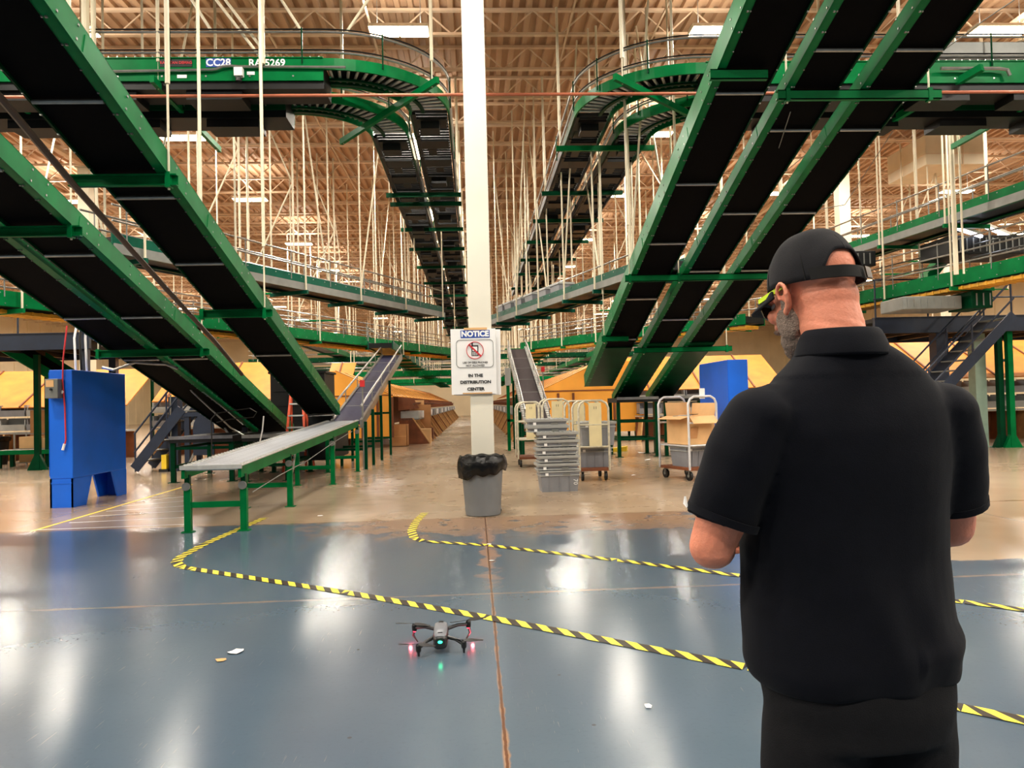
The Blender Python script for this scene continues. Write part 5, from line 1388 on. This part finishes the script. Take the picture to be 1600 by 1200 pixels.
pb = at(1322, 600, d=1.63); pb = V((pb.x, pb.y, 0)); UPZ = .038; BETA = math.radians(6)
BM = Matrix.Translation(pb + V((0, 0, UPZ))) @ Matrix.Rotation(BETA, 4, 'Z')      # body frame: x to his right, y forward
BMF = Matrix.Translation(pb) @ Matrix.Rotation(BETA, 4, 'Z')
HEADYAW = math.radians(13); HEADPITCH = math.radians(-15)
HC = V((-.036, .058, 1.690))
HM = BM @ Matrix.Translation(HC) @ Matrix.Rotation(HEADYAW, 4, 'Z') @ Matrix.Rotation(HEADPITCH, 4, 'X')
def hd(x, y, z):  # head frame -> body frame
    return Matrix.Translation(HC) @ Matrix.Rotation(HEADYAW, 4, 'Z') @ Matrix.Rotation(HEADPITCH, 4, 'X') @ V((x, y, z))
HR = (Matrix.Rotation(HEADYAW, 4, 'Z') @ Matrix.Rotation(HEADPITCH, 4, 'X')).to_3x3()


def fuse(mb, voxel, smooth_it, M, fac=.5):
    """fuse overlapping closed shapes into one continuous surface"""
    me = bpy.data.meshes.new('raw'); me.from_pydata([tuple(M @ p) for p in mb.v], [], mb.f)
    o = bpy.data.objects.new('raw', me); COL.objects.link(o)
    r = o.modifiers.new('r', 'REMESH'); r.mode = 'VOXEL'; r.voxel_size = voxel
    s = o.modifiers.new('s', 'SMOOTH'); s.iterations = smooth_it; s.factor = fac
    dg = bpy.context.evaluated_depsgraph_get(); out = bpy.data.meshes.new_from_object(o.evaluated_get(dg))
    bpy.data.objects.remove(o); bpy.data.meshes.remove(me)
    return out


def melt(mbs, name, m, parent, voxel, smooth_it, M=BM, origin=None, wr=None, fac=.5):
    if isinstance(mbs, MB): mbs = [(mbs, voxel, smooth_it)]
    org = ORG[parent.name] if parent is not None else V(origin); inv = M.inverted(); vs = []; fs = []
    for mb, vx, it in mbs:
        raw = fuse(mb, vx, it, M, fac); b = len(vs)
        for v in raw.vertices:
            p = v.co.copy()
            if wr: p = p + wr(inv @ p, v.normal)
            vs.append(tuple(p - org))
        fs += [[i + b for i in f.vertices] for f in raw.polygons]
        bpy.data.meshes.remove(raw)
    me = bpy.data.meshes.new(name); me.from_pydata(vs, [], fs)
    me.materials.append(m); me.polygons.foreach_set('use_smooth', [True] * len(me.polygons)); me.update()
    o = bpy.data.objects.new(name, me); COL.objects.link(o)
    if parent is not None: o.parent = parent
    else: o.location = org
    ORG[o.name] = org
    return o


def chain(mb, pts, rad, n=14, cap=True):
    mb.tube(pts, 1, n, rad=rad)
    if cap:
        mb.ell(pts[0], (rad[0],) * 3, None, 12, 8); mb.ell(pts[-1], (rad[-1],) * 3, None, 12, 8)


# arms: shoulder, elbow, wrist
CT = V((-.03, .36, 1.12))                     # the controller he holds before his belly
AL = (V((-.205, -.02, 1.425)), V((-.305, .015, 1.155)), CT + V((-.135, -.06, -.03)))
AR = (V((.205, -.02, 1.425)), V((.272, .045, 1.165)), CT + V((.135, -.06, -.03)))
mbt = MB(); mbh = MB(); mba = {-1: MB(), 1: MB()}
mb = mbt
# trunk and neck under the shirt
loft(mb, [(V((0, y, z)), (a, 0, 0), (0, b, 0)) for z, a, b, y in ((.86, .17, .12, 0), (1.0, .18, .13, .01), (1.15, .18, .135, .02), (1.3, .19, .12, .0), (1.42, .18, .09, -.01), (1.52, .10, .07, -.015))], 24, 2.3)
mb = mbh
chain(mb, [V((-.01, -.035, 1.40)), V((-.022, -.018, 1.53)), hd(0, -.030, -.045)], [.078, .066, .063], 18)
# head
mb.ell(hd(0, -.012, .030), (.076, .097, .086), HR, 24, 16)
mb.ell(hd(0, -.030, -.035), (.066, .070, .060), HR, 20, 12)
mb.ell(hd(0, .034, -.035), (.062, .068, .078), HR, 20, 12)
mb.ell(hd(0, .044, -.085), (.048, .050, .036), HR, 18, 10)
mb.ell(hd(0, .086, -.100), (.022, .018, .018), HR, 14, 8)
mb.ell(hd(0, .090, .010), (.050, .016, .014), HR, 14, 8)
chain(mb, [hd(0, .098, .0), hd(0, .114, -.022), hd(0, .118, -.040)], [.008, .011, .014], 10)
for s_ in (-1, 1):
    mb.ell(hd(s_ * .013, .108, -.044), (.009, .010, .008), HR, 10, 6)
    mb.ell(hd(s_ * .040, .082, -.030), (.022, .016, .018), HR, 12, 8)
mb.ell(hd(0, .100, -.066), (.024, .010, .006), HR, 12, 6); mb.ell(hd(0, .098, -.076), (.020, .010, .006), HR, 12, 6)
# ears: rim, bowl and lobe
for s_ in (-1, 1):
    R2 = HR @ Matrix.Rotation(s_ * .42, 3, 'Z')
    mb.ell(hd(s_ * .079, -.006, -.022), (.006, .016, .028), R2, 14, 10)
    rim = [hd(s_ * (.083 + .010 * f2), y, z - .010) for y, z, f2 in ((.012, -.010, .1), (.014, .008, .3), (.004, .020, .6), (-.010, .021, 1), (-.020, .010, 1.2), (-.022, -.006, 1.2), (-.016, -.022, .9), (-.008, -.034, .5), (.002, -.042, .1))]
    chain(mb, rim, [.0042, .005, .0052, .0054, .0054, .005, .005, .0056, .0060], 8)
    mb.ell(hd(s_ * .084, .002, -.050), (.006, .009, .010), R2, 10, 8)
    chain(mb, [hd(s_ * .083, -.010, -.002), hd(s_ * .087, -.012, -.018), hd(s_ * .084, -.006, -.034)], [.0035, .004, .0035], 8)
# arms and hands
for s_, (S_, E_, W_) in ((-1, AL), (1, AR)):
    mb = mba[s_]
    chain(mb, [S_.lerp(E_, .45), S_.lerp(E_, .7), E_], [.056, .054, .046], 16)
    chain(mb, [E_, E_.lerp(W_, .3), E_.lerp(W_, .7), W_], [.046, .047, .037, .029], 16)
    pc = CT + V((s_ * .112, -.012, -.012))
    chain(mb, [W_, pc + V((0, -.02, 0))], [.029, .027], 14)
    mb.ell(pc, (.017, .043, .036), Matrix.Rotation(s_ * -.1, 3, 'Z'), 16, 10)
    for k, (yy, L) in enumerate(((.030, 1.0), (.011, 1.08), (-.008, 1.0), (-.026, .82))):   # four fingers curl under the controller
        b0 = pc + V((s_ * .004, yy, -.020)); p1 = CT + V((s_ * (.104 - .004), yy - .010, -.040)); p2 = CT + V((s_ * (.104 - .034 * L), yy - .008, -.044)); p3 = CT + V((s_ * (.104 - .056 * L), yy - .006, -.036))
        chain(mb, [b0, p1, p2, p3], [.0100, .0095, .0088, .0076], 10)
    chain(mb, [pc + V((-s_ * .002, -.034, .012)), pc + V((-s_ * .006, -.016, .038)), CT + V((s_ * .078, .000, .038)), CT + V((s_ * .056, .012, .033))], [.014, .0122, .0108, .0092], 10)
# legs and feet
mb = mbt
for s_ in (-1, 1):
    chain(mb, [V((s_ * .10, .0, .88)), V((s_ * .115, .01, .50)), V((s_ * .125, -.01, .10))], [.088, .060, .042], 16)
    chain(mb, [V((s_ * .125, -.03, .06)), V((s_ * .14, .10, .045))], [.040, .034], 12)
def skin_wr(p, n):
    k = math.sin(p.z * 260 + p.x * 90) * .0006 if 1.53 < p.z < 1.62 and p.y < .04 else 0
    return n * k
person = melt([(mbt, .014, 3), (mbh, .0044, 3), (mba[-1], .005, 2), (mba[1], .005, 2)], 'person', SKIN, None, 0, 0, origin=pb, wr=skin_wr)
tag(person, 'man in black cap and black polo shirt seen from behind, looking down at the drone', 'person')

# shirt
mb = MB()
loft(mb, [(V((x, y, z)), (a, 0, 0), (0, b, 0)) for z, a, b, y, x in ((.868, .214, .158, .02, 0), (.90, .222, .166, .02, 0), (.955, .222, .166, .022, 0), (1.02, .219, .166, .03, 0), (1.12, .215, .164, .04, 0), (1.22, .214, .158, .032, 0), (1.32, .222, .150, .014, 0),
     (1.39, .224, .138, .004, 0), (1.43, .216, .124, -.004, 0), (1.465, .196, .110, -.010, 0), (1.495, .168, .100, -.014, 0), (1.522, .136, .092, -.016, 0), (1.546, .106, .086, -.018, -.008), (1.568, .078, .076, -.018, -.018))], 36, 2.35)
for s_, (S_, E_, W_) in ((-1, AL), (1, AR)):
    q = S_.lerp(E_, .80); up_ = S_ + V((-s_ * .05, 0, .010)); ou = (E_ - S_).normalized()
    mb.tube([up_, S_ + V((s_ * .004, -.004, -.016)), S_.lerp(E_, .32) + V((s_ * .008, -.006, 0)), S_.lerp(E_, .58) + V((s_ * .008, -.004, 0)), q], 1, 22, rad=[.066, .074, .076, .074, .073])
    mb.ell(S_ + V((s_ * .0, -.004, -.004)), (.070, .080, .066), None, 18, 12)
def shirt_wr(p, n):
    f = NZ.noise(V((p.x * 5 + p.z * 3.0, p.y * 5, p.z * 4.2))) * .007 + NZ.noise(V((p.x * 11 - p.z * 7, p.y * 9 + 3, p.z * 8))) * .0035
    if p.z < 1.15: f += .004 * math.sin(p.x * 40 + p.z * 22 + 3 * NZ.noise(V((p.x * 4, p.y * 4, p.z * 3)))) * min(1, (1.15 - p.z) * 4)
    if p.z > 1.5: f *= .2
    f += .010 * math.exp(-((p.z - .93 - .12 * p.x) / .025) ** 2) * (1 if p.x > .05 else .3)
    return BM.to_3x3() @ V((0, 0, 0)) + n * f
shirt = melt(mb, 'shirt', SHIRT, person, .0085, 7, wr=shirt_wr)
# sleeve hems, yoke seam and collar
for s_, (S_, E_, W_) in ((-1, AL), (1, AR)):
    q0, q1 = S_.lerp(E_, .745), S_.lerp(E_, .80); mb = MB(); mb.tube([q0, q1], 1, 24, rad=[.0755, .0755]); mb.build('sleeve_hem', SHIRT, shirt, smooth=True, M=BM)
def ringpts(z, a, b, y, n=40, dz=lambda q: 0): return [V((a * math.cos(2 * PI * k / n), y + b * math.sin(2 * PI * k / n), z + dz(2 * PI * k / n))) for k in range(n)]
mb = MB(); n = 40
dip = lambda q: -.045 * max(0, math.sin(q)) ** 2          # the collar dips to the front
R_ = [ringpts(1.545, .084, .080, -.018, n, dip), ringpts(1.590, .070, .073, -.014, n, dip), ringpts(1.598, .074, .077, -.015, n, dip), ringpts(1.584, .080, .083, -.016, n, dip), ringpts(1.538, .097, .096, -.018, n, lambda q: dip(q) * 1.2)]
for r_ in R_:
    for p in r_: p.x -= .020
vs = [p for r in R_ for p in r]; fs = [(i * n + j, i * n + (j + 1) % n, (i + 1) * n + (j + 1) % n, (i + 1) * n + j) for i in range(len(R_) - 1) for j in range(n)]
mb.add(vs, fs); o = mb.build('collar', SHIRT, shirt, smooth=True, M=BM); md = o.modifiers.new('t', 'SOLIDIFY'); md.thickness = .004
md = o.modifiers.new('s', 'SUBSURF'); md.levels = 1; md.render_levels = 1
# white mark on the left sleeve
q = AL[0].lerp(AL[1], .66) + V((-.081, .022, -.0)); mb = MB(); mb.prism([q + V((0, -.008, -.010)), q + V((0, .010, -.004)), q + V((0, .002, .012))], (-.004, 0, 0)); mb.build('sleeve_mark', WHITE, shirt, M=BM)
# trousers
mb = MB()
loft(mb, [(V((0, y, z)), (a, 0, 0), (0, b, 0)) for z, a, b, y in ((.76, .185, .135, .0), (.84, .196, .142, .005), (.90, .200, .146, .01), (.96, .198, .142, .015), (1.0, .195, .140, .02))], 30, 2.4)
for s_ in (-1, 1):
    mb.tube([V((s_ * .095, .0, .86)), V((s_ * .102, .0, .74)), V((s_ * .112, .01, .50)), V((s_ * .122, -.01, .25)), V((s_ * .126, -.005, .01))], 1, 22, rad=[.104, .106, .086, .078, .082])
trousers = melt(mb, 'trousers', TROUS, person, .010, 6, wr=lambda p, n: n * (NZ.noise(V((p.x * 9, p.y * 9, p.z * 14))) * .006))
for s_ in (-1, 1):
    mb = MB(); loft(mb, [(V((s_ * (.125 + .10 * (y + .08) * .4), y, z)), (w, 0, 0), (0, 0, h)) for y, w, h, z in ((-.085, .020, .020, .050), (-.07, .036, .045, .050), (0, .042, .048, .052), (.09, .048, .036, .040), (.16, .044, .026, .030), (.20, .022, .016, .024))], 20, 2.6)
    o = mb.build('shoe', SHOE, person, smooth=True, M=BMF); mb = MB()
    loft(mb, [(V((s_ * (.125 + .10 * (y + .08) * .4), y, .008)), (w, 0, 0), (0, 0, .008)) for y, w in ((-.09, .022), (-.07, .040), (0, .044), (.09, .051), (.17, .044), (.205, .022))], 16, 3); mb.build('sole', BLACK, o, M=BMF)
# cap: crown with an open arch at the back, strap, brim, button
def capp(u, v, ex=0.0):
    """u: angle around (0 = right ear, 90 deg = front); v: 0 rim .. 1 top"""
    back = math.exp(-((math.atan2(math.sin(u + PI / 2), math.cos(u + PI / 2))) / .62) ** 4)
    zr = .006 + .024 * math.sin(u) + .066 * back
    zt = .126; a, b = .086 + ex, .107 + ex
    el = math.asin(max(-1, min(1, (zr) / zt))) if zr < zt else 1.2
    q = el + (PI / 2 - el) * v
    k = math.cos(q) ** .82
    return V((a * k * math.cos(u), -.010 + b * k * math.sin(u), .0 + zt * math.sin(q) + (.004 * math.cos(u * 6) * math.sin(v * PI) * 0)))
mb = MB(); nu, nv = 72, 16
for i in range(nv + 1):
    for j in range(nu):
        p = capp(2 * PI * j / nu, min(i / nv, .995)); w_ = NZ.noise(p * 24) * .003 * math.sin(PI * min(1, i / nv))
        mb.v.append(p * (1 + w_ / .1))
mb.f += [[i * nu + j, i * nu + (j + 1) % nu, (i + 1) * nu + (j + 1) % nu, (i + 1) * nu + j] for i in range(nv) for j in range(nu)]; mb.mi = [0] * len(mb.f)
cap = mb.build('cap', CAPM, person, smooth=True, M=HM); md = cap.modifiers.new('t', 'SOLIDIFY'); md.thickness = .0035; md.offset = 1
mb = MB(); pts = []
for k in range(17):
    u = -PI / 2 + (k / 16 - .5) * 1.9; pts.append((.0875 * math.cos(u), -.010 + .1085 * math.sin(u)))
vs = []
RIM = lambda x, y: .006 + .024 * (y + .01) / .1085
for z in (-.001, .025):
    for x, y in pts: vs.append(V((x * 1.0, y, z + RIM(x, y))))
for z in (.025, -.001):
    for x, y in pts: vs.append(V((x * 1.035, (y + .01) * 1.035 - .01, z + RIM(x, y))))
n = 17; fs = [(r * n + j, r * n + j + 1, ((r + 1) % 4) * n + j + 1, ((r + 1) % 4) * n + j) for r in range(4) for j in range(n - 1)]
mb.add(vs, fs); mb.build('strap', STRAP, cap, smooth=True, M=HM)
mb = MB(); mb.frame(V((.030, -.120, -.020)), V((.020, .006, 0)), V((0, -.004, 0)), V((0, 0, .025))); mb.build('buckle', mat('brass buckle', (60, 48, 34), .35, .4, .1, 20), cap, M=HM)
mb = MB(); n = 24; vs = []
for r in range(7):
    f = r / 6
    for k in range(n):
        u = PI / 2 + (k / (n - 1) - .5) * 2.35; e = math.cos((k / (n - 1) - .5) * PI) ** .55
        x = .086 * math.cos(u) * (1 + .10 * f * e); y = -.010 + .107 * math.sin(u) + .078 * f * e
        z = .018 - .012 * f * e - .055 * (x / .086) ** 2 * (.35 + .65 * f) * .55
        vs.append(V((x, y, z)))
fs = [(r * n + k, r * n + k + 1, (r + 1) * n + k + 1, (r + 1) * n + k) for r in range(6) for k in range(n - 1)]
mb.add(vs, fs); o = mb.build('brim', CAPM, cap, smooth=True, M=HM); md = o.modifiers.new('t', 'SOLIDIFY'); md.thickness = .004
mb = MB(); mb.ell(V((0, -.010, .127)), (.008, .008, .004)); mb.build('button', CAPM, cap, M=HM)
for uu in (-2.3, -.9, .5, 2.6):
    p = capp(uu, .55, .003); mb = MB(); nn_ = Matrix.Rotation(0, 3, 'X'); mb.tube([p - p.normalized() * .002, p + p.normalized() * .0015], .0045, 10); mb.build('eyelet', STRAP, cap, M=HM)
for k in range(6):
    u = PI / 2 + k * PI / 3; mb = MB(); pts = [capp(u, v / 10 * .97, .0042) for v in range(11)]; mb.tube(pts, .0012, 5); mb.build('seam', STRAP, cap, M=HM)
# glasses
mb = MB()
for s_ in (-1, 1): mb.frame(V((s_ * .079 - .0015, -.01, .004)), V((.003, 0, 0)), V((-s_ * .003, .095, -.002)), V((0, 0, .010)))
gl = mb.build('glasses_arms', LIME, person, M=HM)
mb = MB(); mb.tube([V((s_ * .074, .088, .002)) if abs(s_) == 1 else V((s_ * .074, .110 + .006 * (1 - abs(s_)), .002)) for s_ in (-1, -.5, 0, .5, 1)], .004, 8); mb.build('frame', BLACK, gl, M=HM)
for s_ in (-1, 1):
    mb = MB(); mb.prism([V((s_ * .010, .114, .002)), V((s_ * .070, .092, .002)), V((s_ * .068, .086, -.030)), V((s_ * .040, .098, -.036)), V((s_ * .014, .110, -.024))], (0, .003, 0)); mb.build('lens', LENS, gl, M=HM)
    mb = MB(); mb.ell(V((s_ * .032, .082, -.008)), (.012, .012, .012)); ey = mb.build('eye', EYEW, person, smooth=True, M=HM)
    mb = MB(); mb.ell(V((s_ * .032, .0925, -.010)), (.005, .003, .005)); mb.build('iris', INK, ey, M=HM)
# beard
mb = MB()
mb.ell(V((0, .050, -.090)), (.053, .054, .040), None, 20, 12); mb.ell(V((0, .088, -.104)), (.027, .022, .026), None, 14, 8)
for s_ in (-1, 1):
    mb.ell(V((s_ * .050, .036, -.058)), (.016, .036, .042), None, 14, 10); mb.ell(V((s_ * .066, .020, -.028)), (.006, .012, .030), None, 12, 8)
    mb.ell(V((s_ * .020, .102, -.060)), (.018, .010, .007), None, 10, 6)
melt(mb, 'beard', BEARD, person, .004, 3, M=HM, wr=lambda p, n: n * (NZ.noise(p * 260) * .0022))
# controller in his hands
t = thing('drone_controller', 'grey drone controller held in the man\'s hands before his belly', 'controller', BM @ CT)
mb = MB(); loft(mb, [(CT + V((x, 0, 0)), (0, b, 0), (0, 0, h)) for x, b, h in ((-.096, .030, .018), (-.088, .044, .026), (-.05, .050, .024), (.05, .050, .024), (.088, .044, .026), (.096, .030, .018))], 20, 3)
mb.build('body', LG, t, smooth=True, M=BM)
mb = MB(); mb.box(CT.x - .045, CT.x + .045, CT.y - .038, CT.y + .042, CT.z + .0235, CT.z + .027); mb.build('screen', INK, t, M=BM)
for s_ in (-1, 1):
    c = CT + V((s_ * .066, .012, .022)); mb = MB(); mb.tube([c, c + V((0, 0, .012))], .006, 10); mb.build('stick', BLACK, t, M=BM)
